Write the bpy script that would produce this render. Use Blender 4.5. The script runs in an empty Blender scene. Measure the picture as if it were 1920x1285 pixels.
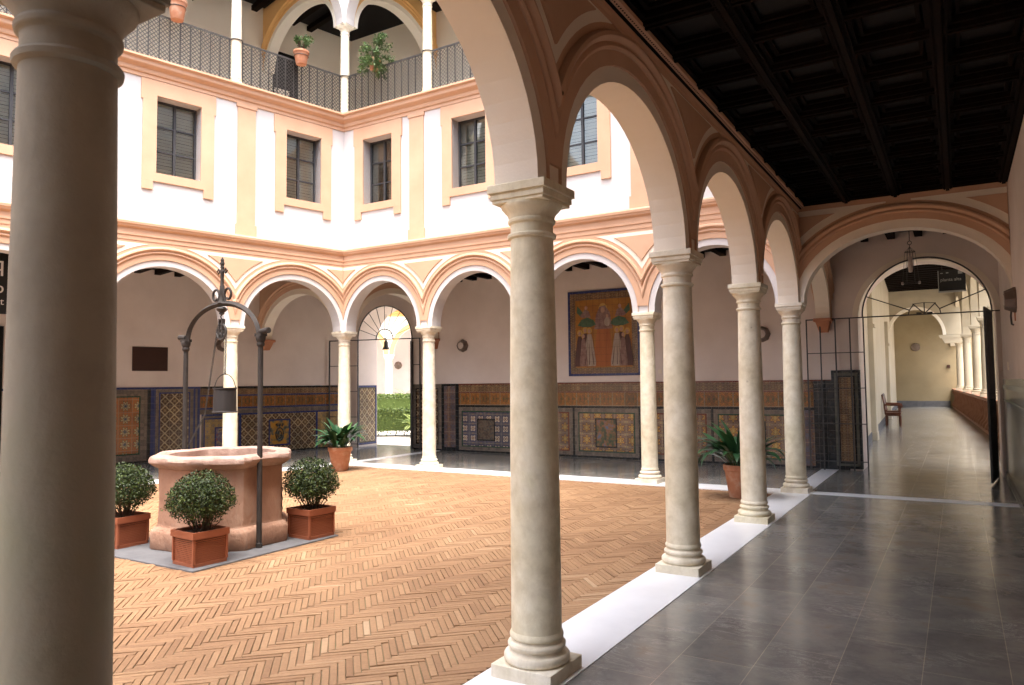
import bpy, bmesh, math, random
from mathutils import Vector, Matrix
R = math.radians
PI = math.pi
random.seed(7)
scn = bpy.context.scene
COL = scn.collection

# ---------------------------------------------------------------- camera
CP, PITCH, ROLL, YAW, FPX = (2.0598, -11.2433, 1.6), 0.0563, -0.0107, 0.5462, 1374.85
cd = bpy.data.cameras.new('camera'); cam = bpy.data.objects.new('camera', cd); COL.objects.link(cam)
fw = Vector((-math.sin(YAW)*math.cos(PITCH), math.cos(YAW)*math.cos(PITCH), math.sin(PITCH)))
r0 = Vector((math.cos(YAW), math.sin(YAW), 0)); u0_ = r0.cross(fw)
rr = r0*math.cos(ROLL)+u0_*math.sin(ROLL); uu = u0_*math.cos(ROLL)-r0*math.sin(ROLL)
m = Matrix((rr, uu, -fw)).transposed().to_4x4(); m.translation = Vector(CP)
cam.matrix_world = m
cd.sensor_width = 36; cd.lens = FPX/1920*36; cd.clip_start = .05; cd.clip_end = 2000
cd.dof.use_dof = True; cd.dof.focus_distance = 8; cd.dof.aperture_fstop = 7
scn.camera = cam
scn.render.resolution_x, scn.render.resolution_y = 1024, 685

# ---------------------------------------------------------------- world, sun, exposure
SUN_EL, SUN_AZ = R(73), R(135)          # azimuth clockwise from +Y
w = bpy.data.worlds.new('World'); scn.world = w; w.use_nodes = True
nt = w.node_tree; bg = nt.nodes['Background']
sky = nt.nodes.new('ShaderNodeTexSky'); sky.sky_type = 'NISHITA'; sky.sun_disc = False
sky.sun_elevation = SUN_EL; sky.sun_rotation = SUN_AZ; sky.air_density = 1.0; sky.dust_density = 5.0; sky.ozone_density = .5
hs = nt.nodes.new('ShaderNodeHueSaturation'); hs.inputs['Saturation'].default_value = .7
nt.links.new(sky.outputs[0], hs.inputs['Color']); nt.links.new(hs.outputs[0], bg.inputs[0])
bg.inputs[1].default_value = .15
sl = bpy.data.lights.new('sun', 'SUN'); sun = bpy.data.objects.new('sun', sl); COL.objects.link(sun)
sl.energy = .5; sl.angle = R(30); sl.color = (1, .98, .95)
sd = Vector((math.sin(SUN_AZ)*math.cos(SUN_EL), math.cos(SUN_AZ)*math.cos(SUN_EL), math.sin(SUN_EL)))
sun.rotation_euler = sd.to_track_quat('Z', 'Y').to_euler()
sun.location = (-4, -5, 25)
vs = scn.view_settings; vs.view_transform = 'Standard'; vs.look = 'None'; vs.exposure = 2.8; vs.gamma = 1
scn.cycles.max_bounces = 10; scn.cycles.diffuse_bounces = 7

# ---------------------------------------------------------------- material helpers
def new_mat(name):
    mt = bpy.data.materials.new(name); mt.use_nodes = True
    n = mt.node_tree; return mt, n, n.nodes['Principled BSDF']
def mk(nt, t, **kw):
    n = nt.nodes.new(t)
    for k, v in kw.items():
        if k in n.inputs: n.inputs[k].default_value = v
        else: setattr(n, k, v)
    return n
def ramp(nt, fac, stops):
    r = nt.nodes.new('ShaderNodeValToRGB'); el = r.color_ramp.elements
    while len(el) < len(stops): el.new(.5)
    for e, (p, c) in zip(el, stops): e.position = p; e.color = (*c, 1)
    nt.links.new(fac, r.inputs[0]); return r.outputs[0]
def mixc(nt, fac, a, b, mode='MIX'):
    n = nt.nodes.new('ShaderNodeMix'); n.data_type = 'RGBA'; n.blend_type = mode
    for i, v in ((0, fac), (6, a), (7, b)):
        if hasattr(v, 'links') or hasattr(v, 'is_linked'): nt.links.new(v, n.inputs[i])
        else: n.inputs[i].default_value = v if i == 0 else (*v, 1)
    return n.outputs[2]
def math_(nt, op, a, b=None, c=None):
    n = nt.nodes.new('ShaderNodeMath'); n.operation = op
    for i, v in enumerate((a, b, c)):
        if v is None: continue
        if hasattr(v, 'is_linked'): nt.links.new(v, n.inputs[i])
        else: n.inputs[i].default_value = v
    return n.outputs[0]
def coords(nt, kind='Object'):
    return nt.nodes.new('ShaderNodeTexCoord').outputs[kind]
def wpos(nt): return nt.nodes.new('ShaderNodeNewGeometry').outputs['Position']
def noise(nt, vec, scale, detail=4, rough=.55):
    n = mk(nt, 'ShaderNodeTexNoise', Scale=scale, Detail=detail, Roughness=rough); nt.links.new(vec, n.inputs['Vector']); return n.outputs[0]
def bump(nt, b, h, strength=.3, dist=.01):
    n = mk(nt, 'ShaderNodeBump', Strength=strength, Distance=dist); nt.links.new(h, n.inputs['Height']); nt.links.new(n.outputs[0], b.inputs['Normal'])
def varied(name, c1, c2, scale=2.0, rough=.8, bs=.25, bd=.004, c3=None, spec=.3, stretch=None, fine=60):
    mt, n, b = new_mat(name); v = wpos(n)
    if stretch:
        mp = mk(n, 'ShaderNodeMapping'); mp.inputs['Scale'].default_value = stretch; n.links.new(v, mp.inputs[0]); v = mp.outputs[0]
    f = noise(n, v, scale, 6, .6)
    stops = [(.3, c1), (.7, c2)] if c3 is None else [(.28, c1), (.5, c2), (.72, c3)]
    col = ramp(n, f, stops)
    n.links.new(col, b.inputs['Base Color']); b.inputs['Roughness'].default_value = rough; b.inputs['Specular IOR Level'].default_value = spec
    h = noise(n, v, fine, 5, .6); bump(n, b, h, bs, bd)
    return mt
M = {}
M['white'] = varied('white_plaster', (.56, .535, .52), (.63, .60, .585), 1.2, .85, .35, .006)
M['white_low'] = varied('cream_plaster', (.78, .69, .56), (.84, .76, .64), 1.5, .85, .3, .005)
M['salmon'] = varied('salmon_plaster', (.54, .33, .21), (.60, .385, .255), 1.6, .8, .3, .005)
M['pinkwall'] = varied('pink_plaster_wall', (.66, .565, .50), (.76, .665, .60), 1.1, .85, .3, .004)
M['cream'] = varied('cream_gallery_plaster', (.82, .76, .64), (.88, .83, .72), 1.0, .85, .3, .004)
M['ochre'] = varied('ochre_plaster', (.72, .42, .15), (.78, .48, .2), 2, .8, .3, .004)
def m_column():
    mt, n, b = new_mat('weathered_marble'); v = wpos(n)
    f = noise(n, v, 1.7, 7, .62); f2 = noise(n, v, 9, 5, .6)
    c = ramp(n, f, [(.25, (.66, .61, .46)), (.45, (.78, .74, .62)), (.6, (.84, .81, .72)), (.78, (.72, .70, .50))])
    c2 = ramp(n, f2, [(.3, (.72, .68, .60)), (.6, (1, 1, 1))])
    c = mixc(n, .7, c, c2, 'MULTIPLY')
    vo = mk(n, 'ShaderNodeTexVoronoi', Scale=3.1); n.links.new(v, vo.inputs['Vector'])
    spots = ramp(n, vo.outputs['Distance'], [(.0, (.25, .16, .10)), (.05, (1, 1, 1))]); c = mixc(n, .55, c, spots, 'MULTIPLY')
    oi = n.nodes.new('ShaderNodeObjectInfo')
    c = mixc(n, 1, c, ramp(n, oi.outputs['Random'], [(0, (1.02, .98, .84)), (.35, (1, .96, .90)), (.7, (.95, .90, .85)), (1, (1.03, 1.0, .90))]), 'MULTIPLY')
    vn = mk(n, 'ShaderNodeTexNoise', Scale=1.5, Detail=8, Roughness=.7, Distortion=1.8); mp_ = mk(n, 'ShaderNodeMapping'); mp_.inputs['Scale'].default_value = (1.6, 1.6, .55); n.links.new(v, mp_.inputs[0]); n.links.new(mp_.outputs[0], vn.inputs['Vector'])
    c = mixc(n, .10, c, ramp(n, vn.outputs[0], [(.46, (1, 1, 1)), (.5, (.45, .40, .34)), (.54, (1, 1, 1))]), 'MULTIPLY')
    n.links.new(c, b.inputs['Base Color']); b.inputs['Roughness'].default_value = .6; b.inputs['Specular IOR Level'].default_value = .3
    h = noise(n, v, 22, 6, .7); bump(n, b, h, .5, .006); return mt
M['column'] = m_column()
M['shadecolumn'] = varied('shade_darkened_marble', (.26, .225, .17), (.42, .37, .285), 1.4, .75, .6, .006, c3=(.36, .35, .24), spec=.2, fine=22)  # marble colour darkened to carry the shade on the foreground column
def m_stone_floor():
    mt, n, b = new_mat('polished_grey_stone'); v = wpos(n)
    mp = mk(n, 'ShaderNodeMapping'); mp.inputs['Rotation'].default_value = (0, 0, R(90)); mp.inputs['Location'].default_value = (0, .22, 0)
    n.links.new(v, mp.inputs[0])
    br = mk(n, 'ShaderNodeTexBrick'); br.offset = .5; br.inputs['Scale'].default_value = 1; br.inputs['Brick Width'].default_value = .82
    br.inputs['Row Height'].default_value = .41; br.inputs['Mortar Size'].default_value = .0022; br.inputs['Mortar Smooth'].default_value = .2; br.inputs['Bias'].default_value = 0
    br.inputs['Color1'].default_value = (.74, .74, .74, 1); br.inputs['Color2'].default_value = (1, 1, 1, 1); br.inputs['Mortar'].default_value = (1.7, 1.55, 1.35, 1)
    n.links.new(mp.outputs[0], br.inputs['Vector'])
    nf = noise(n, v, 2.1, 9, .7)
    base = ramp(n, nf, [(.3, (.15, .146, .135)), (.45, (.205, .20, .182)), (.56, (.26, .25, .222)), (.66, (.245, .205, .155)), (.75, (.28, .27, .24))])
    dn_ = mk(n, 'ShaderNodeMapping'); dn_.inputs['Scale'].default_value = (1, 2.6, 1); dn_.inputs['Rotation'].default_value = (0, 0, .5); n.links.new(v, dn_.inputs[0])
    ws = mk(n, 'ShaderNodeTexNoise', Scale=2.2, Detail=9, Roughness=.75, Distortion=1.4); n.links.new(dn_.outputs[0], ws.inputs['Vector'])
    vein = ramp(n, ws.outputs[0], [(.478, (0, 0, 0)), (.5, (1, 1, 1)), (.522, (0, 0, 0))])
    pm = ramp(n, noise(n, v, 1.9, 3), [(.45, (0, 0, 0)), (.7, (1, 1, 1))])
    vm = mixc(n, 1, vein, pm, 'MULTIPLY')
    c = mixc(n, 1, base, br.outputs['Color'], 'MULTIPLY')
    vmf = mk(n, 'ShaderNodeRGBToBW'); n.links.new(vm, vmf.inputs[0])
    c = mixc(n, math_(n, 'MULTIPLY', vmf.outputs[0], .6), c, (.58, .56, .52))
    n.links.new(c, b.inputs['Base Color'])
    rg = math_(n, 'MULTIPLY_ADD', noise(n, v, 3, 4), .16, .10)
    n.links.new(rg, b.inputs['Roughness']); b.inputs['Specular IOR Level'].default_value = .55
    bump(n, b, noise(n, v, 5, 3), .12, .003); return mt
M['floor'] = m_stone_floor()
M['marble'] = varied('white_marble', (.72, .73, .74), (.80, .81, .82), 2.5, .3, .1, .002, spec=.5)
M['slab'] = varied('grey_slab', (.09, .09, .095), (.14, .14, .145), 5, .7, .3, .004)
def m_brick():
    mt, n, b = new_mat('edge_laid_brick'); v = wpos(n)
    at = mk(n, 'ShaderNodeAttribute'); at.attribute_name = 'tone'
    c = ramp(n, at.outputs['Fac'], [(0, (.20, .108, .052)), (.3, (.245, .138, .068)), (.55, (.285, .166, .083)), (.8, (.325, .200, .106)), (1, (.40, .28, .17))])
    c = mixc(n, .55, c, ramp(n, noise(n, v, .9, 4), [(.3, (.80, .72, .66)), (.7, (1.05, 1.03, 1))]), 'MULTIPLY')
    c = mixc(n, .5, c, ramp(n, noise(n, v, 45, 4), [(.3, (.78, .76, .72)), (.65, (1.08, 1.06, 1.04))]), 'MULTIPLY')
    n.links.new(c, b.inputs['Base Color']); b.inputs['Roughness'].default_value = .75
    bump(n, b, noise(n, v, 90, 4), .35, .004); return mt
M['brick'] = m_brick()
M['joint'] = varied('mossy_joint', (.12, .095, .055), (.20, .145, .085), 3, .95, .4, .01, c3=(.13, .14, .06))
M['iron'] = varied('dark_iron', (.035, .032, .03), (.065, .058, .052), 8, .55, .3, .003, spec=.4)
M['greyiron'] = varied('painted_grey_iron', (.026, .022, .020), (.05, .042, .037), 9, .75, .4, .004, spec=.25)
M['bucket'] = varied('grey_zinc', (.028, .025, .025), (.045, .04, .038), 4, .5, .3, .003, stretch=(1, 1, .2))
M['pinkstone'] = varied('pink_well_stone', (.27, .15, .10), (.345, .20, .135), 3.5, .85, .8, .015, c3=(.40, .275, .205), stretch=(1, 1, .55), fine=28)
M['rimstone'] = varied('worn_rim_stone', (.26, .155, .12), (.44, .31, .25), 7, .7, .7, .012, fine=30)
M['terra'] = varied('terracotta', (.36, .145, .075), (.44, .20, .11), 7, .8, .35, .004, c3=(.50, .33, .23))
M['planter'] = varied('red_planter_plastic', (.25, .075, .035), (.31, .10, .048), 5, .5, .1, .001, spec=.4)
M['soil'] = varied('soil', (.02, .015, .01), (.05, .035, .025), 30, .95, .8, .02)
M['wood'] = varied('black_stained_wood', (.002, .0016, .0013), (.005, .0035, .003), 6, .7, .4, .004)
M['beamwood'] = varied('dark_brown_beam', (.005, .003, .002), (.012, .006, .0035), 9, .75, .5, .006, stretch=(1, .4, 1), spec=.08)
M['chair'] = varied('dark_varnished_wood', (.05, .015, .007), (.12, .04, .018), 8, .4, .3, .003, stretch=(1, 1, .3))
M['brownplate'] = varied('brown_plaque', (.035, .012, .007), (.05, .018, .010), 3, .5, .1, .001)
M['corbel'] = varied('terracotta_corbel', (.42, .17, .09), (.52, .24, .13), 5, .8, .4, .004)
M['frame'] = varied('grey_window_paint', (.035, .036, .038), (.055, .055, .058), 6, .5, .2, .002)
M['blind'] = varied('slatted_blind', (.60, .57, .50), (.70, .67, .60), 3, .6, .2, .002)
M['roofdark'] = varied('roof_mass', (.3, .2, .15), (.4, .28, .2), 2, .9)
M['rooftile'] = varied('roof_tiles', (.42, .16, .08), (.62, .30, .18), 9, .8, .5, .02)
M['yellowwall'] = varied('yellow_limewash', (.27, .21, .12), (.32, .255, .15), 1, .85, .2, .003)
M['hallwhite'] = varied('hall_limewash', (.42, .36, .26), (.50, .44, .33), 1, .85, .2, .003)
M['signblack'] = varied('sign_black', (.010, .011, .010), (.016, .017, .016), 3, .4, .05, .001)
M['signgrey'] = varied('sign_grey_edge', (.22, .23, .22), (.28, .29, .28), 3, .5, .05, .001)
M['letter'] = varied('white_lettering', (.75, .75, .75), (.8, .8, .8), 3, .5, .02, .001)
M['lampmetal'] = varied('bronze_lamp', (.10, .07, .05), (.18, .13, .10), 9, .4, .2, .002, spec=.6)
M['lampglass'] = varied('frosted_lamp_glass', (.5, .42, .38), (.6, .52, .46), 9, .3, .1, .002)
M['ground'] = varied('pale_gravel', (.50, .44, .36), (.62, .56, .47), 6, .95, .4, .01)
M['stonelight'] = varied('pale_parapet_stone', (.34, .24, .17), (.42, .31, .23), 4, .7, .3, .005)
M['stonebrown'] = varied('brown_parapet_stone', (.26, .12, .07), (.36, .19, .12), 4, .7, .4, .006)
def m_leaf(name, a, b_, c_, rough=.4):
    mt, n, b = new_mat(name); at = mk(n, 'ShaderNodeAttribute'); at.attribute_name = 'tone'
    c = ramp(n, at.outputs['Fac'], [(0, a), (.6, b_), (1, c_)]); n.links.new(c, b.inputs['Base Color'])
    b.inputs['Roughness'].default_value = rough; b.inputs['Specular IOR Level'].default_value = .3; return mt
M['box'] = m_leaf('clipped_bush_leaf', (.010, .018, .004), (.030, .050, .009), (.09, .12, .022), .5)
M['blade'] = m_leaf('broad_dark_leaf', (.012, .04, .018), (.03, .085, .03), (.07, .15, .04), .35)
M['ger'] = m_leaf('loose_green_leaf', (.03, .07, .02), (.07, .13, .035), (.14, .2, .07), .5)
M['palm'] = m_leaf('yellow_green_frond', (.08, .12, .02), (.16, .22, .05), (.28, .33, .09), .5)
M['hedge'] = m_leaf('hedge_leaf', (.04, .07, .012), (.10, .14, .03), (.19, .24, .05), .5)
M['stem'] = varied('brown_stem', (.05, .03, .02), (.1, .06, .035), 9, .8, .3, .002)
def m_glass():
    mt, n, b = new_mat('window_glass'); n.nodes.remove(b)
    out = n.nodes['Material Output']; tr = mk(n, 'ShaderNodeBsdfTransparent'); gl = mk(n, 'ShaderNodeBsdfGlossy'); gl.inputs['Roughness'].default_value = .03
    tr.inputs[0].default_value = (.90, .93, .91, 1)
    fr = mk(n, 'ShaderNodeFresnel', IOR=1.6); mx = n.nodes.new('ShaderNodeMixShader')
    n.links.new(math_(n, 'MULTIPLY_ADD', fr.outputs[0], .9, .0), mx.inputs[0]); n.links.new(tr.outputs[0], mx.inputs[1]); n.links.new(gl.outputs[0], mx.inputs[2]); n.links.new(mx.outputs[0], out.inputs[0]); return mt
M['glass'] = m_glass()

def m_tile(name, ground, line, petal, centre, size=.14, grout=(.30, .25, .18), k=4, ringr=.36, mode=0, rough=.22):
    """glazed tile: object x/z coordinates, rosettes, lattice bands, per tile variation"""
    mt, n, b = new_mat(name); v = coords(n)
    sx = mk(n, 'ShaderNodeSeparateXYZ'); n.links.new(v, sx.inputs[0])
    wv = noise(n, v, 14, 2)
    U = math_(n, 'DIVIDE', sx.outputs['X'], size); V = math_(n, 'DIVIDE', sx.outputs['Z'], size)
    fu = math_(n, 'SUBTRACT', math_(n, 'FRACT', U), .5); fv = math_(n, 'SUBTRACT', math_(n, 'FRACT', V), .5)
    r = math_(n, 'SQRT', math_(n, 'ADD', math_(n, 'MULTIPLY', fu, fu), math_(n, 'MULTIPLY', fv, fv)))
    th = math_(n, 'ARCTAN2', fv, fu)
    rr_ = math_(n, 'ADD', r, math_(n, 'MULTIPLY', math_(n, 'COSINE', math_(n, 'MULTIPLY', th, k)), .09))
    rr_ = math_(n, 'ADD', rr_, math_(n, 'MULTIPLY', math_(n, 'SUBTRACT', wv, .5), .16))
    col = ramp(n, rr_, [(0, centre), (.085, centre), (.10, line), (.13, line), (.15, petal), (.27, petal), (.29, line), (.32, line), (.34, ground)])
    n.nodes[-1].color_ramp.interpolation = 'LINEAR'
    if mode == 1:   # diagonal lattice straps
        d1 = math_(n, 'ABSOLUTE', math_(n, 'SUBTRACT', math_(n, 'ABSOLUTE', math_(n, 'ADD', fu, fv)), .5))
        d2 = math_(n, 'ABSOLUTE', math_(n, 'SUBTRACT', math_(n, 'ABSOLUTE', math_(n, 'SUBTRACT', fu, fv)), .5))
        d = math_(n, 'MINIMUM', d1, d2)
        col = mixc(n, math_(n, 'LESS_THAN', d, .085), col, (.42, .34, .21))
    # painted scrolls, mirrored in every tile as on stencilled glazed tiles
    def scroll(scale, seed, jit=.0):
        cb2 = n.nodes.new('ShaderNodeCombineXYZ'); n.links.new(math_(n, 'ADD', math_(n, 'ABSOLUTE', fu), math_(n, 'MULTIPLY', sx.outputs['X'], jit)), cb2.inputs[0]); cb2.inputs[1].default_value = seed; n.links.new(math_(n, 'ABSOLUTE', fv), cb2.inputs[2])
        q = mk(n, 'ShaderNodeTexNoise', Scale=scale, Detail=2, Roughness=.6, Distortion=1.6); n.links.new(cb2.outputs[0], q.inputs['Vector']); return q.outputs[0]
    q1 = scroll(7.5, sum(map(ord, name))*.37); q2 = scroll(11, sum(map(ord, name))*.91+3, .15)
    if mode == 0:
        col = mixc(n, math_(n, 'MULTIPLY', math_(n, 'GREATER_THAN', q1, .54), .9), col, petal)
        col = mixc(n, math_(n, 'MULTIPLY', math_(n, 'LESS_THAN', q1, .455), .9), col, line)
        col = mixc(n, math_(n, 'MULTIPLY', math_(n, 'GREATER_THAN', q2, .60), .85), col, centre)
    col = mixc(n, math_(n, 'MULTIPLY', math_(n, 'LESS_THAN', q2, .40), .85), col, line)
    if mode == 2:
        col = mixc(n, math_(n, 'MULTIPLY', math_(n, 'GREATER_THAN', q1, .62), .9), col, centre)
    ms = math_(n, 'MAXIMUM', math_(n, 'ABSOLUTE', fu), math_(n, 'ABSOLUTE', fv))
    col = mixc(n, math_(n, 'MULTIPLY', math_(n, 'GREATER_THAN', ms, .478), .7), col, grout)
    wn = mk(n, 'ShaderNodeTexWhiteNoise'); cb = n.nodes.new('ShaderNodeCombineXYZ')
    n.links.new(math_(n, 'FLOOR', U), cb.inputs[0]); n.links.new(math_(n, 'FLOOR', V), cb.inputs[2]); n.links.new(cb.outputs[0], wn.inputs['Vector'])
    col = mixc(n, 1, col, ramp(n, wn.outputs['Value'], [(0, (.75, .75, .77)), (1, (1.25, 1.2, 1.12))]), 'MULTIPLY')
    n.links.new(col, b.inputs['Base Color']); b.inputs['Roughness'].default_value = rough
    bump(n, b, noise(n, v, 30, 3), .25, .003); return mt
def m_glaze(name, c1, c2, rough=.25, size=.14):
    mt, n, b = new_mat(name); v = coords(n); sx = mk(n, 'ShaderNodeSeparateXYZ'); n.links.new(v, sx.inputs[0])
    fu = math_(n, 'FRACT', math_(n, 'DIVIDE', sx.outputs['X'], size)); fv = math_(n, 'FRACT', math_(n, 'DIVIDE', sx.outputs['Z'], size))
    col = ramp(n, noise(n, v, 12, 4), [(.3, c1), (.7, c2)])
    g = math_(n, 'MAXIMUM', math_(n, 'LESS_THAN', fu, .03), math_(n, 'LESS_THAN', fv, .03))
    col = mixc(n, math_(n, 'MULTIPLY', g, .5), col, (.25, .22, .18))
    n.links.new(col, b.inputs['Base Color']); b.inputs['Roughness'].default_value = rough
    bump(n, b, noise(n, v, 25, 3), .25, .003); return mt
BLUE, GREEN, YEL, ORG, CRM, BRN, BLK = (.022, .035, .14), (.02, .055, .03), (.48, .27, .05), (.42, .15, .03), (.46, .38, .26), (.10, .045, .025), (.008, .009, .01)
M['t_grey'] = m_tile('grey_border_tile', (.16, .14, .12), (.07, .06, .06), (.22, .19, .15), (.20, .10, .05), .07)
M['t_lattice'] = m_tile('brown_lattice_tile', (.10, .055, .03), (.05, .03, .025), (.20, .12, .05), (.38, .30, .18), .20, mode=1)
M['t_red'] = m_tile('red_green_tile', (.36, .14, .05), (.03, .08, .04), (.50, .38, .20), (.06, .06, .15), .27, k=8, mode=2)
M['t_yellow'] = m_tile('yellow_tile', (.50, .31, .07), (.18, .12, .08), (.55, .38, .12), (.10, .12, .18), .13)
M['t_orange'] = m_tile('orange_frieze_tile', (.44, .17, .035), (.10, .075, .03), (.30, .10, .03), (.05, .10, .04), .28, k=5)
M['t_scal'] = m_tile('brown_scalloped_tile', (.24, .12, .05), (.07, .035, .02), (.36, .24, .11), (.08, .07, .08), .11, k=2)
M['t_cross'] = m_tile('blue_cream_cross_tile', (.09, .09, .12), (.015, .02, .08), (.62, .50, .36), (.34, .19, .08), .225, k=4, mode=2)
M['t_flor'] = m_tile('floral_tile', (.22, .14, .10), (.08, .035, .03), (.50, .27, .07), (.50, .36, .12), .26, k=6, mode=2)
M['t_pil'] = m_tile('orange_pilaster_tile', (.24, .115, .045), (.12, .06, .03), (.12, .12, .14), (.06, .07, .13), .235, k=8)
M['t_blue'] = m_glaze('blue_glaze', (.018, .028, .11), (.03, .045, .16))
M['t_green'] = m_glaze('green_glaze', (.012, .04, .022), (.025, .07, .035))
M['t_black'] = m_glaze('black_glaze', (.006, .008, .009), (.016, .018, .02))
M['t_redline'] = m_glaze('red_glaze', (.12, .025, .012), (.17, .04, .02))
M['t_pale'] = m_glaze('pale_green_glaze', (.09, .09, .07), (.15, .145, .115), .15)

# ---------------------------------------------------------------- mesh helpers
def box(bm, x0, x1, y0, y1, z0, z1):
    vs = [bm.verts.new(p) for p in ((x0,y0,z0),(x1,y0,z0),(x1,y1,z0),(x0,y1,z0),(x0,y0,z1),(x1,y0,z1),(x1,y1,z1),(x0,y1,z1))]
    for f in ((0,3,2,1),(4,5,6,7),(0,1,5,4),(1,2,6,5),(2,3,7,6),(3,0,4,7)): bm.faces.new([vs[i] for i in f])
def prism(bm, poly, y0, y1):
    a = [bm.verts.new((x, y0, z)) for x, z in poly]; b = [bm.verts.new((x, y1, z)) for x, z in poly]
    bm.faces.new(a); bm.faces.new(b[::-1]); n = len(poly)
    for i in range(n): bm.faces.new((a[i], b[i], b[(i+1) % n], a[(i+1) % n]))
def hprism(bm, poly, z0, z1):
    a = [bm.verts.new((x, y, z0)) for x, y in poly]; b = [bm.verts.new((x, y, z1)) for x, y in poly]
    bm.faces.new(a); bm.faces.new(b[::-1]); n = len(poly)
    for i in range(n): bm.faces.new((a[i], b[i], b[(i+1) % n], a[(i+1) % n]))
def extr(bm, prof, x0, x1, m0=0, m1=0):
    """profile (y,z) extruded along x; ends mitred by m*y"""
    a = [bm.verts.new((x0+m0*y, y, z)) for y, z in prof]; b = [bm.verts.new((x1-m1*y, y, z)) for y, z in prof]
    bm.faces.new(a); bm.faces.new(b[::-1]); n = len(prof)
    for i in range(n): bm.faces.new((a[i], b[i], b[(i+1) % n], a[(i+1) % n]))
def lathe(bm, prof, cx=0, cy=0, cz=0, seg=32, sq=None):
    rings = []
    for r, z in prof:
        rings.append([bm.verts.new((cx+r*math.cos(2*PI*i/seg), cy+r*math.sin(2*PI*i/seg), cz+z)) for i in range(seg)])
    for a, b in zip(rings, rings[1:]):
        for i in range(seg):
            f = bm.faces.new((a[i], a[(i+1) % seg], b[(i+1) % seg], b[i])); f.smooth = True
    if prof[0][0] > 1e-4: bm.faces.new(rings[0][::-1])
    if prof[-1][0] > 1e-4: bm.faces.new(rings[-1])
def tube(bm, pts, r, seg=8, closed=False):
    pts = [Vector(p) for p in pts]; n = len(pts); rings = []; up = None
    for i, p in enumerate(pts):
        if closed: t = pts[(i+1) % n]-pts[i-1]
        else: t = pts[min(i+1, n-1)]-pts[max(i-1, 0)]
        t.normalize()
        if up is None or abs(up.dot(t)) > .98: up = Vector((0, 0, 1)) if abs(t.z) < .9 else Vector((1, 0, 0))
        a = t.cross(up).normalized(); b = a.cross(t).normalized(); up = b
        rad = r[i] if isinstance(r, (list, tuple)) else r
        rings.append([bm.verts.new(p+(a*math.cos(2*PI*k/seg)+b*math.sin(2*PI*k/seg))*rad) for k in range(seg)])
    for i in range(n if closed else n-1):
        A, B = rings[i], rings[(i+1) % n]
        for k in range(seg):
            f = bm.faces.new((A[k], A[(k+1) % seg], B[(k+1) % seg], B[k])); f.smooth = seg > 4
    if not closed: bm.faces.new(rings[0][::-1]); bm.faces.new(rings[-1])
def arch_pts(uc, rx, ry, zc, n=28):
    return [(uc+rx*math.cos(PI-PI*i/n), zc+ry*math.sin(PI*i/n)) for i in range(n+1)]
def arch_plate(bm, bays, u0, u1, zc, zbot, ztop, v0, v1, m0=0, m1=0, n=28):
    """wall with elliptical arched openings, solid between v0 and v1"""
    segs = []; cur = u0
    for uc, rx, ry in bays:
        a, b = uc-rx, uc+rx
        if a > cur+1e-5: segs.append((cur, zbot, a, zbot))
        P = arch_pts(uc, rx, ry, zc, n)
        for p, q in zip(P, P[1:]):
            if q[0] <= cur+1e-6 or p[0] >= u1-1e-6: continue
            (pa, za), (qa, zb) = p, q
            if pa < cur: za = za+(zb-za)*(cur-pa)/(qa-pa); pa = cur
            if qa > u1: zb = za+(zb-za)*(u1-pa)/(qa-pa); qa = u1
            segs.append((pa, za, qa, zb)); 
            last = qa
        cur = min(b, u1) if b > cur else cur
        if segs: cur = segs[-1][2]
    if cur < u1-1e-5: segs.append((cur, zbot, u1, zbot))
    N = len(segs); vv = (v0, v1)
    def X(u, v): return u+(m0*v if abs(u-u0) < 1e-5 else 0)-(m1*v if abs(u-u1) < 1e-5 else 0)
    for i, (a, za, b, zb) in enumerate(segs):
        F = [bm.verts.new((X(a, v), v, z)) for v in vv for z in (za, ztop)]; G = [bm.verts.new((X(b, v), v, z)) for v in vv for z in (zb, ztop)]
        bm.faces.new((F[0], G[0], G[1], F[1])); bm.faces.new((F[2], F[3], G[3], G[2]))
        f = bm.faces.new((F[0], F[2], G[2], G[0])); bm.faces.new((F[1], G[1], G[3], F[3]))
        pz = segs[i-1][3] if i else None
        if i == 0: bm.faces.new((F[0], F[1], F[3], F[2]))
        elif abs(pz-za) > 1e-4:
            h = [bm.verts.new((a, v, pz)) for v in vv]; bm.faces.new((F[0], F[2], h[1], h[0]))
        if i == N-1: bm.faces.new((G[0], G[2], G[3], G[1]))
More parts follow.
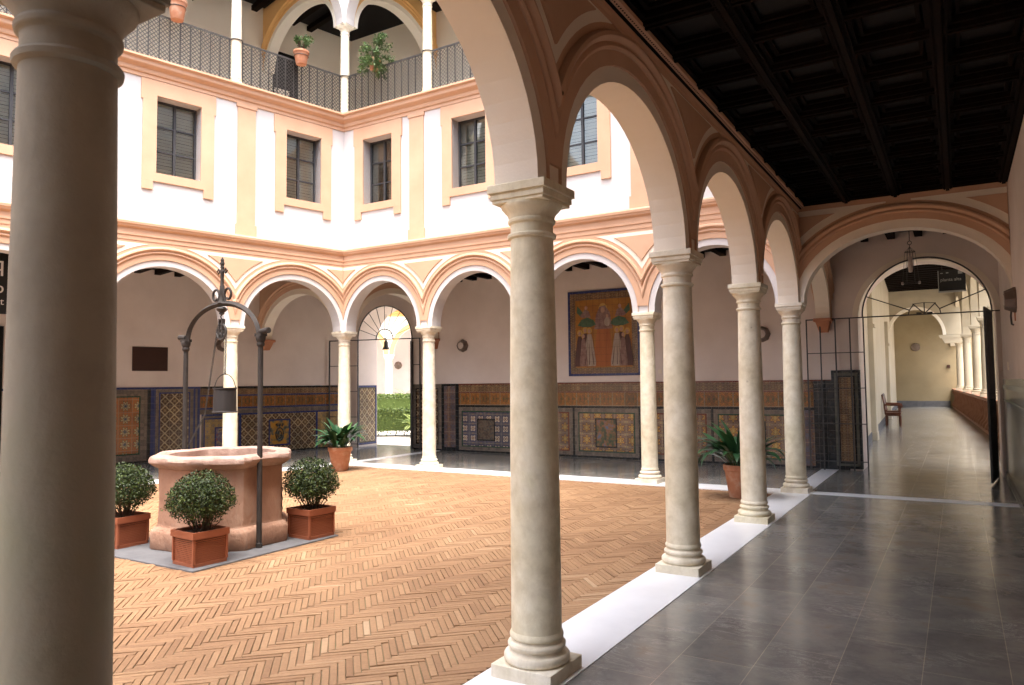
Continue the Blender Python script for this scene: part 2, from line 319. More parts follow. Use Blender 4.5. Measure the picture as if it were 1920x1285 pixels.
def arch_mould(bm, uc, rx, ry, zc, sec, umin, umax, zmin=-9, n=44):
    """moulding following an arch; sec = (offset, v) polygon"""
    P = []
    for i in range(n+1):
        t = PI-PI*i/n; P.append(t)
    offm = sum(s[0] for s in sec)/len(sec)
    ts = [t for t in P if umin <= uc+(rx+offm)*math.cos(t) <= umax and zc+(ry+offm)*math.sin(t) >= zmin]
    def tcut(u):
        c = (u-uc)/(rx+offm); return math.acos(c) if abs(c) < 1 else None
    e0, e1 = tcut(umin), tcut(umax)
    if e0 and zc+(ry+offm)*math.sin(e0) > zmin: ts.insert(0, e0)
    if e1 and zc+(ry+offm)*math.sin(e1) > zmin: ts.append(e1)
    rings = []
    for j, t in enumerate(ts):
        ring = []
        for o, v in sec:
            x = uc+(rx+o)*math.cos(t); z = zc+(ry+o)*math.sin(t)
            if (j == 0 and e0) : 
                x = umin; c = (umin-uc)/(rx+o); z = zc+(ry+o)*math.sqrt(max(0, 1-c*c))
            if (j == len(ts)-1 and e1):
                x = umax; c = (umax-uc)/(rx+o); z = zc+(ry+o)*math.sqrt(max(0, 1-c*c))
            ring.append(bm.verts.new((x, v, z)))
        rings.append(ring)
    k = len(sec)
    for a, b in zip(rings, rings[1:]):
        for i in range(k): 
            f = bm.faces.new((a[i], a[(i+1) % k], b[(i+1) % k], b[i])); f.smooth = True
    if rings: bm.faces.new(rings[0]); bm.faces.new(rings[-1][::-1])
def obj(name, bm, mat, parent=None, loc=None, rz=0, recalc=True, bevel=0, **props):
    me = bpy.data.meshes.new(name)
    if recalc: bmesh.ops.recalc_face_normals(bm, faces=bm.faces)
    bm.to_mesh(me); bm.free()
    if any(p.use_smooth for p in me.polygons):
        try: me.set_sharp_from_angle(angle=R(38))
        except Exception: pass
    me.materials.append(mat if not isinstance(mat, str) else M[mat])
    o = bpy.data.objects.new(name, me); COL.objects.link(o)
    if parent: o.parent = parent
    if loc: o.location = loc
    if rz: o.rotation_euler = (0, 0, rz)
    if bevel:
        b = o.modifiers.new('bevel', 'BEVEL'); b.width = bevel; b.segments = 2; b.limit_method = 'ANGLE'; b.angle_limit = R(40)
    for k, v in props.items(): o[k] = v
    return o
def B(): return bmesh.new()
def thing(name, label, cat, loc=(0, 0, 0), rz=0, group=None):
    o = bpy.data.objects.new(name, None); COL.objects.link(o); o.location = loc; o.rotation_euler = (0, 0, rz)
    o.empty_display_size = .2; o['label'] = label; o['category'] = cat
    if group: o['group'] = group
    return o
def tag(o, label, cat, group=None):
    o['label'] = label; o['category'] = cat
    if group: o['group'] = group
    return o
def copy_tree(o, parent=None):
    c = o.copy(); COL.objects.link(c)
    if parent: c.parent = parent
    for ch in [x for x in KIDS.get(o.name, [])]: copy_tree_child(ch, c)
    return c
def kids_of(o): return [x for x in bpy.data.objects if x.parent == o]
def dup(o, parent=None, loc=None, rz=None):
    c = o.copy(); COL.objects.link(c)
    if parent is not None: c.parent = parent
    if loc is not None: c.location = loc
    if rz is not None: c.rotation_euler = (0, 0, rz)
    for ch in kids_of(o):
        d = ch.copy(); COL.objects.link(d); d.parent = c
        for g in kids_of(ch):
            e = g.copy(); COL.objects.link(e); e.parent = d
    return c
def boxobj(name, mat, parent, *dims, **kw):
    bm = B(); box(bm, *dims); return obj(name, bm, mat, parent, **kw)
def leafmesh(bm, lay, p, nrm, tng, l, w_, tone):
    """a pointed leaf of four triangles folded along its midrib"""
    s = nrm.cross(tng).normalized()*w_/2
    a = bm.verts.new(p); c = bm.verts.new(p+tng*l); m1 = bm.verts.new(p+tng*l*.5+s+nrm*w_*.12); m2 = bm.verts.new(p+tng*l*.5-s+nrm*w_*.12)
    for f in (bm.faces.new((a, m1, c)), bm.faces.new((a, c, m2))): f[lay] = tone
def rvec(rnd):
    while True:
        v = Vector((rnd.uniform(-1, 1), rnd.uniform(-1, 1), rnd.uniform(-1, 1)))
        if .01 < v.length < 1: return v.normalized()

# ================================================================ ground, floors
S, BF = 2.5411, 2.2183
LCX = -4*BF
SKL = -.2297
DL = Vector((math.sin(SKL), -math.cos(SKL), 0)); NL = Vector((math.cos(SKL), math.sin(SKL), 0))
RZL = math.atan2(DL.y, DL.x)
def LP(s, d, z=0):
    p = Vector((LCX, 0, 0))+DL*s+NL*d; return (p.x, p.y, z)
bm = B(); box(bm, -140, 140, -140, 140, -.6, -.12); obj('ground', bm, 'ground', kind='structure')
# corridor floors: one polished sheet, courtyard left open
bm = B()
box(bm, .21, 2.72, -29, -.22, -.1, 0)
box(bm, -11.0, 4.3, .19, 3.95, -.1, 0)
box(bm, .21, 4.3, -.22, .19, -.1, -.0)
a, b_ = LP(26, -.2), LP(.42, -.2)
hprism(bm, [(LP(26, -4)[0], LP(26, -4)[1]), (a[0], a[1]), (LP(.05, -.2)[0], LP(.05, -.2)[1]), (-8.9, .19), (-11.0, .19), (-11.0, 3.95), (-12.6, 3.95), LP(-.5, -4)[:2]], -.1, 0)
obj('gallery_floor', bm, 'floor', kind='structure')
bm = B(); hprism(bm, [(-.1, 3.96), (4.3, 3.96), (3.0, 38.2), (-1.6, 38.2)], -.1, 0); obj('hallway_floor', bm, 'floor', kind='structure')
# marble kerb bands
bm = B()
box(bm, -.255, .212, -28.7, -.30, -.09, .006)
obj('marble_kerb', bm, 'marble', kind='structure')
bm = B(); box(bm, -8.75, .212, -.299, .19, -.09, .008); obj('marble_kerb', bm, 'marble', kind='structure')
bm = B(); hprism(bm, [LP(26, -.2)[:2], LP(26, .28)[:2], LP(.30, .28)[:2], LP(.02, -.2)[:2]], -.09, .0065); obj('marble_kerb', bm, 'marble', kind='structure')
# white strips laid across the corridor floor
bm = B(); box(bm, .213, 2.68, -.11, .16, -.002, .004); obj('floor_strip', bm, 'marble', kind='structure')
bm = B(); box(bm, -.12, .16, .191, 3.11, -.002, .004); obj('floor_strip', bm, 'marble', kind='structure')
bm = B(); box(bm, -8.98, -8.72, .191, 3.11, -.002, .004); obj('floor_strip', bm, 'marble', kind='structure')

# herringbone paving
bm = B(); lay = bm.faces.layers.float.new('tone')
L_, W_ = .28, .044
rnd = random.Random(3)
ca, sa = math.cos(R(44.2)), math.sin(R(44.2))
def left_lim(y):  # courtyard limit on the left (x at that y)
    s = -y/.974; return LP(s, .20)[0]
def rot(x, y): return (x*ca-y*sa-4, x*sa+y*ca-6)
def brick_at(x0, y0, x1, y1):
    g = .0024; cx, cy = rot((x0+x1)/2, (y0+y1)/2)
    if not (-.20 > cx and cx > left_lim(cy)-.15 and -16 < cy < -.2): return
    if -5.46 < cx < -3.58 and -7.24 < cy < -5.32: return
    # patchy level of an old pavement
    dz = rnd.uniform(-.003, .0015)-.006+.002*math.sin(cx*1.7+1)*math.sin(cy*1.3)
    jx, jy = rnd.uniform(-.0012, .0012), rnd.uniform(-.0012, .0012)
    tx, ty = rnd.uniform(-.0014, .0014), rnd.uniform(-.0018, .0018)
    c = [(x0+g+jx, y0+g+jy), (x1-g+jx, y0+g+jy), (x1-g+jx, y1-g+jy), (x0+g+jx, y1-g+jy)]
    b = .0025
    ci = [(x0+g+b+jx, y0+g+b+jy), (x1-g-b+jx, y0+g+b+jy), (x1-g-b+jx, y1-g-b+jy), (x0+g+b+jx, y1-g-b+jy)]
    ts = (-tx-ty, tx-ty, tx+ty, -tx+ty)
    lo = [bm.verts.new((*rot(*p), -.035)) for p in c]; mi = [bm.verts.new((*rot(*p), dz+t-.0025)) for p, t in zip(c, ts)]; hi = [bm.verts.new((*rot(*p), dz+t)) for p, t in zip(ci, ts)]
    pn = math.sin(cx*2.1+cy*.7)*math.sin(cy*1.9-cx*.5)
    tone = min(1, max(0, .48+.16*pn+rnd.gauss(0, .12)+(.22 if rnd.random() < .03 else 0)))
    fs = [bm.faces.new(hi)]
    for A, Bv in ((lo, mi), (mi, hi)):
        for i in range(4): fs.append(bm.faces.new((A[i], A[(i+1) % 4], Bv[(i+1) % 4], Bv[i])))
    for f in fs: f[lay] = tone
for i in range(-320, 320):
    for j in range(-40, 40):
        x, y = i*W_+j*L_, i*W_-j*L_
        cx, cy = rot(x, y)
        if not (-13.5 < cx < .6 and -16.6 < cy < .6): continue
        brick_at(x, y, x+L_, y+W_)
        brick_at(x+L_, y+W_-L_, x+L_+W_, y+W_)
obj('brick_paving', bm, 'brick', kind='structure', recalc=False)
bm = B(); hprism(bm, [(-.2, -28.5), (-.2, -.2), (-8.8, -.2), LP(26, .1)[:2]], -.06, -.016); obj('mossy_joint_bed', bm, 'joint', kind='structure')
# header bricks round the well slab
bm = B(); lay = bm.faces.layers.float.new('tone')
def hb(x0, y0, x1, y1):
    n0 = len(bm.faces); box(bm, x0+.003, x1-.003, y0+.003, y1-.003, -.04, -.008+rnd.uniform(-.002, .001)); bm.faces.ensure_lookup_table(); t = rnd.uniform(0, .5)
    for f in bm.faces[n0:]: f[lay] = t
k = -7.24
while k < -5.34: 
    hb(-5.58, k, -5.42, k+.055); hb(-3.68, k, -3.50, k+.055); k += .055
k = -5.58
while k < -3.5: hb(k, -7.33, k+.055, -7.17); hb(k, -5.42, k+.055, -5.26); k += .055
obj('brick_border', bm, 'brick', kind='structure', recalc=False)
bm = B(); box(bm, -5.42, -3.68, -7.17, -5.42, -.05, .006); obj('well_paving_slab', bm, 'slab', bevel=.006, kind='structure')

# ================================================================ columns
ZC = 2.72
def column_parts(parent, u, v=0, z0=0, zt=ZC, r=.135, mat='column', a=.186, name='column', plinth=True, rz=0):
    """marble column: shaft mesh with base and capital as its children; local to parent"""
    H = zt-z0; k = a/.186
    bm = B()
    hb_, hc = .20*k, .27*k
    prof = [(r*1.0, hb_-.004), (r*1.02, hb_+.005), (r*1.10, hb_+.008), (r*1.115, hb_+.018), (r*1.10, hb_+.027), (r*1.05, hb_+.04)]
    for i in range(9):
        t = i/8; prof.append((r*(1.04-.13*t+.035*math.sin(PI*t)), hb_+.04+(H-hb_-hc-.07)*t))
    prof += [(r*.92, H-hc-.03), (r*1.02, H-hc-.022), (r*1.04, H-hc-.008), (r*1.0, H-hc)]
    lathe(bm, prof, seg=40)
    sh = obj(name, bm, mat, parent, loc=(u, v, z0), rz=rz)
    bm = B()
    if plinth: box(bm, -a, a, -a, a, 0, .075*k)
    p = [(a*.93, .076*k), (a*.985, .09*k), (a*.985, .112*k), (a*.93, .126*k), (a*.84, .13*k), (a*.78, .142*k), (a*.80, .152*k), (a*.86, .158*k), (a*.87, .172*k), (a*.83, .184*k), (a*.76, .188*k), (a*.75, .2*k)]
    lathe(bm, p, seg=40); obj(name+'_base' if name != 'column' else 'column_base', bm, mat, sh, bevel=.004)
    bm = B()
    q = [(r*.90, 0), (r*.90, .055*k), (r*1.0, .062*k), (r*1.02, .078*k), (r*.96, .085*k), (r*1.02, .11*k), (r*1.18, .135*k), (r*1.28, .15*k), (r*1.3, .165*k)]
    lathe(bm, [(x, z+H-hc) for x, z in q], seg=40)
    for s, z0_, z1_ in ((.88, .165, .185), (.93, .185, .215), (1.0, .222, .27)):
        box(bm, -a*s, a*s, -a*s, a*s, H-hc+z0_*k, H-hc+z1_*k)
    hprism(bm, [(-a*.93, -a*.93), (a*.93, -a*.93), (a*.93, a*.93), (-a*.93, a*.93)], H-hc+.2151*k, H-hc+.2219*k)
    obj('capital', bm, mat, sh, bevel=.004)
    return sh
def add_col(parent, proto, u, v=0, rz=0):
    return dup(proto, parent, (u, v, proto.location.z), rz)

T = .14      # half thickness of arcade walls
ROLL_SEC = [(.205, T+.015), (.205, T+.035), (.222, T+.047), (.245, T+.040), (.255, T+.030), (.262, T+.055), (.285, T+.072), (.31, T+.066), (.325, T+.045), (.325, T+.015)]
def flip(sec): return [(o, -v) for o, v in sec]
def tri_panel(bm, bays, ucol, u_lo, u_hi, rx, ry, ztop, off, v0, v1):
    """curved sided triangle over a column between two arches"""
    P = []
    ul, ur = ucol-bays/2, ucol+bays/2
    def zz(u, uc):
        c = (u-uc)/(rx+off); return ZC+(ry+off)*math.sqrt(max(0, 1-c*c)) if abs(c) < 1 else ZC
    c = math.sqrt(max(0, 1-((ztop-ZC)/(ry+off))**2))*(rx+off)
    uL, uR = max(ul+c, u_lo), min(ur-c, u_hi)
    if uR-uL < .05: return
    n = 10
    left = [(uL+(min(ucol, u_hi)-uL)*i/n) for i in range(n+1)]
    pts = [(u, zz(u, ul)) for u in left if u >= u_lo]
    right = [(max(ucol, u_lo)+(uR-max(ucol, u_lo))*i/n) for i in range(n+1)]
    pts2 = [(u, zz(u, ur)) for u in right if u <= u_hi]
    lo = []
    if u_lo < ucol: lo += pts
    if u_hi > ucol: lo += pts2[(1 if u_lo < ucol else 0):]
    top = [(lo[-1][0], ztop), (lo[0][0], ztop)]
    poly = lo[:]
    if top[0][1]-lo[-1][1] > .004: poly.append(top[0])
    if top[1][1]-lo[0][1] > .004: poly.append(top[1])
    if len(poly) > 2: prism(bm, poly, v0, v1)

def arcade(parent, cols, ends, rx, sides=(1,), m=(0, 0), mi=(0, 0), ry=.97, mat='white', sal='salmon', endpad=(0, 0)):
    """white arch wall + salmon field, rolls and triangular panels. cols = column u's ascending"""
    b = cols[1]-cols[0]
    bays = [((p+q)/2, rx+(q-p-b)/2, ry) for p, q in zip(cols, cols[1:])]
    u0, u1 = ends
    bm = B(); arch_plate(bm, bays, u0, u1, ZC, ZC, 4.16, -T, T, 0, 0)
    obj('arch_wall', bm, mat, parent)
    for sgn in sides:
        mm = m if sgn > 0 else mi
        s0, s1 = u0+endpad[0], u1-endpad[1]
        bm = B(); arch_plate(bm, [(uc, r_+.10, ry+.105) for uc, r_, _ in bays], s0, s1, ZC, 2.83, 4.155, *( (T-.01, T+.02) if sgn > 0 else (-T-.02, -T+.01)))
        obj('painted_spandrel', bm, sal, parent)
        bm = B()
        for i, (uc, r_, _) in enumerate(bays):
            lo = cols[i]; hi = cols[i+1]
            arch_mould(bm, uc, r_, ry, ZC, ROLL_SEC if sgn > 0 else flip(ROLL_SEC), max(lo, s0), min(hi, s1), 2.9)
        obj('archivolt', bm, sal, parent)
        for i, c in enumerate(cols):
            bm = B(); bm2 = B()
            lo, hi = c-b/2, c+b/2
            lo = max(lo, s0+.02); hi = min(hi, s1-.02)
            if hi-lo < .15: continue
            va = (T+.01, T+.026) if sgn > 0 else (-T-.026, -T-.01); vb = (T+.015, T+.045) if sgn > 0 else (-T-.045, -T-.015)
            tri_panel(bm, b, c, lo, hi, rx, ry, 4.03, .375, *va)
            tri_panel(bm2, b, c, lo+.0, hi, rx, ry, 3.975, .445, *vb)
            g_ = obj('spandrel_moulding', bm, 'white_low', parent); obj('spandrel_panel', bm2, sal, g_, bevel=.008)
def cornice1(parent, u0, u1, m0, m1):
    prof = [(T, 4.08), (T+.03, 4.08), (T+.03, 4.15), (T+.045, 4.16), (T+.045, 4.19), (T+.03, 4.195), (T+.03, 4.27), (T+.05, 4.285), (T+.075, 4.30), (T+.085, 4.33), (T+.10, 4.34), (T+.105, 4.38), (T+.09, 4.405), (T-.06, 4.415)]
    bm = B(); extr(bm, prof, u0, u1, m0, m1); obj('lower_cornice', bm, 'salmon', parent)
def cornice2(parent, u0, u1, m0, m1):
    prof = [(.10, 6.93), (.125, 6.93), (.125, 6.99), (.15, 7.0), (.16, 7.03), (.16, 7.07), (.21, 7.10), (.235, 7.115), (.245, 7.13), (.245, 7.185), (.27, 7.195), (.295, 7.21), (.295, 7.245), (.27, 7.252), (-.15, 7.255), (-.15, 6.93)]
    bm = B(); extr(bm, prof, u0, u1, m0, m1); obj('upper_cornice', bm, 'salmon', parent)
def window(parent, uc, first=[None]):
    """opening half width .385, z 5.30-6.65, recessed 0.2"""
    V = .10
    if first[0] is not None:
        dup(first[0], parent, (uc, 0, 0)); return
    # surround: ears at the top, feet at the bottom
    bm = B()
    w1, w2 = .385, .625
    arch = [(-w2-.02, 6.90), (-w2-.02, 6.56), (-w2+.01, 6.56), (-w2+.01, 5.0), (-w2+.19, 5.0), (-w2+.19, 5.15), (w2-.19, 5.15), (w2-.19, 5.0), (w2-.01, 5.0), (w2-.01, 6.56), (w2+.02, 6.56), (w2+.02, 6.90)]
    # pieces so the opening stays clear
    v0, v1 = V-.01, V+.03
    prism(bm, [(-w2-.02, 6.56), (-w1, 6.56), (-w1, 6.655), (w1, 6.655), (w1, 6.56), (w2+.02, 6.56), (w2+.02, 6.915), (-w2-.02, 6.915)], v0, v1)
    for s in (-1, 1):
        x0, x1 = sorted((s*(w2-.01), s*w1)); box(bm, x0, x1, v0, v1, 5.15, 6.559)
        x0, x1 = sorted((s*(w2-.01), s*(w2-.19))); box(bm, x0, x1, v0, v1, 5.0, 5.149)
    box(bm, -w1, w1, v0, v1, 5.15, 5.30)
    sr = obj('window', bm, 'salmon', parent, loc=(uc, 0, 0))
    bm = B()   # reveal
    box(bm, -w1-.02, -w1, -.16, V+.005, 5.28, 6.67); box(bm, w1, w1+.02, -.16, V+.005, 5.28, 6.67)
    box(bm, -w1, w1, -.16, V+.005, 5.28, 5.301); box(bm, -w1, w1, -.16, V+.005, 6.654, 6.67)
    obj('reveal', bm, 'salmon', sr)
    bm = B(); fy0, fy1 = -.14, -.10
    for x in (-w1, w1-.035): box(bm, x, x+.035, fy0, fy1, 5.301, 6.654)
    for z in (5.301, 6.614): box(bm, -w1+.035, w1-.035, fy0+.002, fy1-.002, z, z+.04)
    box(bm, -.022, .022, fy0-.004, fy1+.004, 5.341, 6.614)
    for z in (5.74, 6.18): box(bm, -w1+.035, w1-.035, fy0+.006, fy1-.006, z, z+.026)
    obj('window_frame', bm, 'frame', sr)
    bm = B(); box(bm, -w1+.03, w1-.03, -.123, -.119, 5.33, 6.63); obj('pane', bm, 'glass', sr)
    bm = B(); z = 5.36
    while z < 6.62:
        d = .004*math.sin(z*40)
        bm_v = [bm.verts.new(p) for p in ((-w1+.04, -.175+d, z), (w1-.04, -.175+d, z+.004), (w1-.04, -.145+d, z+.046), (-w1+.04, -.145+d, z+.042))]
        bm.faces.new(bm_v); z += .058
    obj('blind', bm, 'blind', sr, recalc=False)
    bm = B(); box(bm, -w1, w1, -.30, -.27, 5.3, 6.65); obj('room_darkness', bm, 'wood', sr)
    first[0] = sr
def upper_wall(parent, u0, u1, m0, m1, wins, pils):
    V = .10; bm = B(); xs = sorted(w_ for w_ in wins)
    def pc(a, b, z0, z1, e0=0, e1=0):
        prof = [(-.15, z0), (V, z0), (V, z1), (-.15, z1)]; extr(bm, prof, a, b, e0, e1)
    pc(u0, u1, 4.40, 5.30, m0, m1); pc(u0, u1, 6.65, 6.94, m0, m1)
    cur = u0
    for c in xs:
        pc(cur, c-.385, 5.30, 6.65, m0 if cur == u0 else 0, 0); cur = c+.385
    pc(cur, u1, 5.30, 6.65, 0, m1)
    obj('upper_wall', bm, 'white', parent)
    for c in xs: window(parent, c)
    for p in pils:
        bm = B(); box(bm, p-.175, p+.175, V-.01, V+.025, 4.63, 6.935); box(bm, p-.2, p+.2, V-.01, V+.045, 4.405, 4.63); box(bm, p-.2, p+.2, V-.01, V+.04, 6.86, 6.936)
        obj('pilaster', bm, 'salmon', parent)
def gallery(parent, u0, u1, cols, m0, m1, rx, r=.10):
    """upper loggia arches (columns are added by the caller)"""
    b = cols[1]-cols[0]
    bays = [((p+q)/2, rx+(q-p-b)/2, 1.0) for p, q in zip(cols, cols[1:])]
    bm = B(); arch_plate(bm, bays, u0, u1, 9.28, 9.28, 12.0, -.13, .13, m0, m1); obj('gallery_arch_wall', bm, 'white', parent)

# ================================================================ near arcade (between camera corridor and courtyard)
near = thing('arcade_wing', 'salmon and cream arcade of tall arches on thick marble columns beside the grey stone corridor', 'arcade', (0, 0, 0), R(90), 'wings round the courtyard')
ncols = [-27.951, -25.41, -22.869, -20.328, -17.787, -15.246, -12.705, -10.164, -7.623, -5.082, -2.541, 0]
arcade(near, ncols, (-28.5, -T), 1.10, sides=(1, -1), ry=.97, endpad=(0, 0), mat='white_low')
pc0 = column_parts(near, 0)
for u in ncols[1:-1]:
    if abs(u+10.164) > .1: add_col(near, pc0, u)
column_parts(near, -10.235, -.095, r=.1245, mat='shadecolumn')  # foreground column, its shade is put into the marble colour
cornice1(near, -28.5, 0, 0, 1)
upper_wall(near, -28.5, 0, 0, 1, [-26.6, -24.1, -21.6, -19, -16.5, -13.97, -11.43, -8.89, -6.35, -3.81, -1.27], [-12.7, -10.16, -7.62, -5.08, -2.54])
cornice2(near, -28.5, 0, 0, 1)
bm = B(); box(bm, -28.5, -.2, -.13, .13, 7.26, 11.9); obj('top_storey_wall', bm, 'white', near)
bm = B(); box(bm, -28.5, 3.3, -3.2, -.20, 11.0, 11.6); obj('roof_slab', bm, 'roofdark', near)
bm = B(); box(bm, -28.5, 3.3, -2.9, -.152, 4.42, 4.9); obj('floor_slab', bm, 'roofdark', near)
# moulded band under the corridor ceiling
bm = B(); extr(bm, [(-T, 4.005), (-T-.03, 4.005), (-T-.035, 4.03), (-T-.055, 4.04), (-T-.06, 4.07), (-T-.12, 4.085), (-T-.12, 4.12), (-T, 4.12)], -28.5, -.16, 0, 0); obj('ceiling_moulding', bm, 'salmon', near)

# ================================================================ far wing
far = thing('arcade_wing', 'white and salmon wing facing the camera behind the brick courtyard, arcade below and windows above', 'building wing', (0, 0, 0), R(180), 'wings round the courtyard')
fcols = [BF*i for i in range(5)]
arcade(far, fcols, (-T, 4*BF+.14), .925, sides=(1,), endpad=(T, .16))
pf = column_parts(far, BF, r=.125)
for i in (2, 3, 4): add_col(far, pf, BF*i)
ML = .793
cornice1(far, 0, 4*BF, 1, ML)
upper_wall(far, 0, 4*BF, 1, ML, [1.13, 3.36, 5.61, 7.86], [2.22, 4.46, 6.85])
cornice2(far, 0, 4*BF, 1, ML)
gallery(far, .14, 4*BF, fcols, 0, 0, .97)
gcol = column_parts(far, BF, z0=7.256, zt=9.28, r=.095, a=.13, name='gallery_column')
for i in (2, 3, 4): add_col(far, gcol, BF*i)
bm = B(); box(bm, -2.9, 4*BF+.3, -3.4, .2, 11.95, 12.3); obj('roof_slab', bm, 'roofdark', far)
bm = B(); box(bm, -2.9, 4*BF+3.3, -3.4, -.152, 4.42, 4.9); box(bm, .0, 4*BF, -3.1, -.152, 7.0, 7.245); obj('floor_slab', bm, 'cream', far)
# ================================================================ left wing
lft = thing('arcade_wing', 'white and salmon wing on the left of the courtyard behind the stone well', 'building wing', (LCX, 0, 0), RZL, 'wings round the courtyard')
SL = 2.43
lcols = [SL*i for i in range(12)]
arcade(lft, lcols, (.0, 26.8), 1.03, sides=(1,), endpad=(.13, 0))
pl = add_col(lft, pf, SL)
for i in range(2, 11): add_col(lft, pf, SL*i)
cornice1(lft, 0, 26.8, ML, 0)
upper_wall(lft, 0, 26.8, ML, 0, [1.02, 3.46, 5.92, 8.35, 10.8, 13.2, 15.7, 18.1, 20.5, 23], [2.22, 4.69, 7.1, 9.55, 12.0])
cornice2(lft, 0, 26.8, ML, 0)
gallery(lft, 0.1, 26.8, lcols, 0, 0, 1.08)
for i in range(1, 11): add_col(lft, gcol, SL*i-.04)
bm = B(); box(bm, -3.2, 26.8, -3.9, .21, 11.96, 12.31); obj('roof_slab', bm, 'roofdark', lft)
bm = B(); box(bm, 1.3, 26.8, -3.5, -.153, 4.42, 4.9); box(bm, -.2, 26.8, -3.5, -.153, 7.0, 7.24); obj('floor_slab', bm, 'cream', lft)

# back of the courtyard, behind the camera
bw = thing('arcade_wing', 'plain salmon and white wing closing the courtyard behind the camera', 'building wing', (0, -28.2, 0), 0, 'wings round the courtyard')
bm = B(); box(bm, -17.5, 3, -.3, 0, 0, 12); obj('wall', bm, 'white', bw)
bm = B(); extr(bm, [(0, 4.0), (.08, 4.05), (.1, 4.4), (0, 4.42)], -17, -.2); obj('lower_cornice', bm, 'salmon', bw)

# ================================================================ back walls, with tiled dados
def wall_obj(name, label, loc, rz, pieces, mat='pinkwall'):
    t = thing(name, label, 'wall', loc, rz); return t
# far back wall: local frame x = -world x, y = toward the courtyard
fb = thing('gallery_wall', 'pink plaster wall with dark glazed tile dado and tile picture behind the far arches', 'wall', (0, 3.12, 0), R(180))
bm = B()
GC, GR_ = 10.52, .935
def seg(bm, a, b, z0, z1, y0=-.8, y1=0): box(bm, a, b, y0, y1, z0, z1)
arch_plate(bm, [(-1.585, 1.03, .98), (GC, GR_, .93)], -3.2, 14.5, 2.70, 0, 12, -.78, 0, n=36)
obj('wall', bm, 'pinkwall', fb)
# arch rim of the gate openings, cream
for uc, rx in ((-1.585, 1.03),):
    bm = B(); arch_mould(bm, uc, rx, .98, 2.70, [(-.012, -.30), (-.012, .012), (.085, .012), (.085, -.05)], -9, 99, 2.7); obj('arch_rim', bm, 'white_low', fb)
def frame_rect(bm, a, b, z0, z1, t, y0, y1):
    box(bm, a, b, y0, y1, z0, z0+t); box(bm, a, b, y0, y1, z1-t, z1); box(bm, a, a+t, y0, y1, z0+t, z1-t); box(bm, b-t, b, y0, y1, z0+t, z1-t)
def panel(parent, a, b, z0, z1, tile, border='t_grey', line='t_green', bt=.07, inset=None, y=.0):
    """tiled panel: field, coloured line, border, optional inset plaque"""
    bm = B(); box(bm, a, b, y+.001, y+.012, z0, z1); p = obj('tile_panel', bm, border, parent)
    bm = B(); frame_rect(bm, a+bt, b-bt, z0+bt, z1-bt, .028, y+.0125, y+.017); obj('glazed_line', bm, line, p)
    bm = B(); box(bm, a+bt+.028, b-bt-.028, y+.0125, y+.0155, z0+bt+.028, z1-bt-.028); obj('tile_field', bm, tile, p)
    if inset:
        ia, ib, i0, i1, im, il = inset
        bm = B(); frame_rect(bm, ia, ib, i0, i1, .03, y+.0125, y+.021); obj('glazed_line', bm, il, p)
        bm = B(); box(bm, ia+.03, ib-.03, y+.0125, y+.0185, i0+.03, i1-.03); obj('tile_picture', bm, im, p)
    return p
def strip(parent, a, b, z0, z1, mat, y=0, name='tile_band', t=.012):
    bm = B(); box(bm, a, b, y+.001, y+t, z0, z1); return obj(name, bm, mat, parent)
def m_plaque(name, skyc, a, b_, scale=9):
    mt, n, b = new_mat(name); v = coords(n); 
    c = ramp(n, noise(n, v, scale, 3, .6), [(.36, skyc), (.46, a), (.56, b_), (.66, (.05, .04, .03))])
    n.links.new(c, b.inputs['Base Color']); b.inputs['Roughness'].default_value = .3; return mt
M['pic1'] = m_plaque('dark_figure_tile', (.05, .05, .05), (.16, .12, .08), (.10, .06, .04), 14)
M['pic2'] = m_plaque('landscape_tile', (.12, .17, .26), (.30, .13, .05), (.07, .10, .05), 7)
M['pic3'] = m_plaque('crest_tile', (.52, .27, .03), (.45, .22, .03), (.12, .14, .10), 8)
M['pic4'] = m_plaque('robe_tile', (.24, .07, .05), (.08, .10, .20), (.35, .26, .16), 9)
# far dado: x positive to the left. columns of the design measured from the corner
strip(fb, -.35, 8.17, 1.585, 1.615, 't_redline', t=.02)
strip(fb, -.35, 8.17, 1.42, 1.584, 't_scal'); strip(fb, -.35, 8.17, 1.395, 1.419, 't_redline', t=.016)
strip(fb, -.35, 8.17, 1.11, 1.394, 't_orange'); strip(fb, -.35, 8.17, 1.06, 1.109, 't_black', t=.016)
strip(fb, -.35, 9.55, .0, .045, 't_black', t=.02)
xs = [(8.17, 6.62), (6.57, 5.14), (5.09, 3.62), (3.57, 2.12), (2.07, .60)]
lines = ['t_green', 't_redline', 't_green', 't_redline', 't_green']
fields = ['t_cross', 't_flor', 't_flor', 't_flor', 't_flor']
pics = ['pic1', 'pic4', 'pic2', 'pic4', 'pic2']
for (b_, a_), ln, fl, pc_ in zip(xs, lines, fields, pics):
    mid = (a_+b_)/2
    hw, z0_, z1_ = (.25, .28, .79) if pc_ == 'pic1' else (.25, .23, .85)
    panel(fb, a_, b_, .046, 1.059, fl, 't_grey', ln, .085, (mid-hw, mid+hw, z0_, z1_, pc_, 't_black'))
    strip(fb, a_-.05, a_, .046, 1.059, 't_black', t=.016)
strip(fb, 8.17, 8.27, .046, 1.615, 't_black', t=.018); strip(fb, 8.27, 8.60, .10, 1.56, 't_pil', t=.02); strip(fb, 8.27, 8.60, 1.561, 1.615, 't_black', t=.018); strip(fb, 8.27, 8.60, .046, .099, 't_black', t=.018)
strip(fb, 8.60, 8.68, .046, 1.615, 't_black', t=.018); panel(fb, 8.68, 9.575, .046, 1.615, 't_lattice', 't_grey', 't_black', .10)
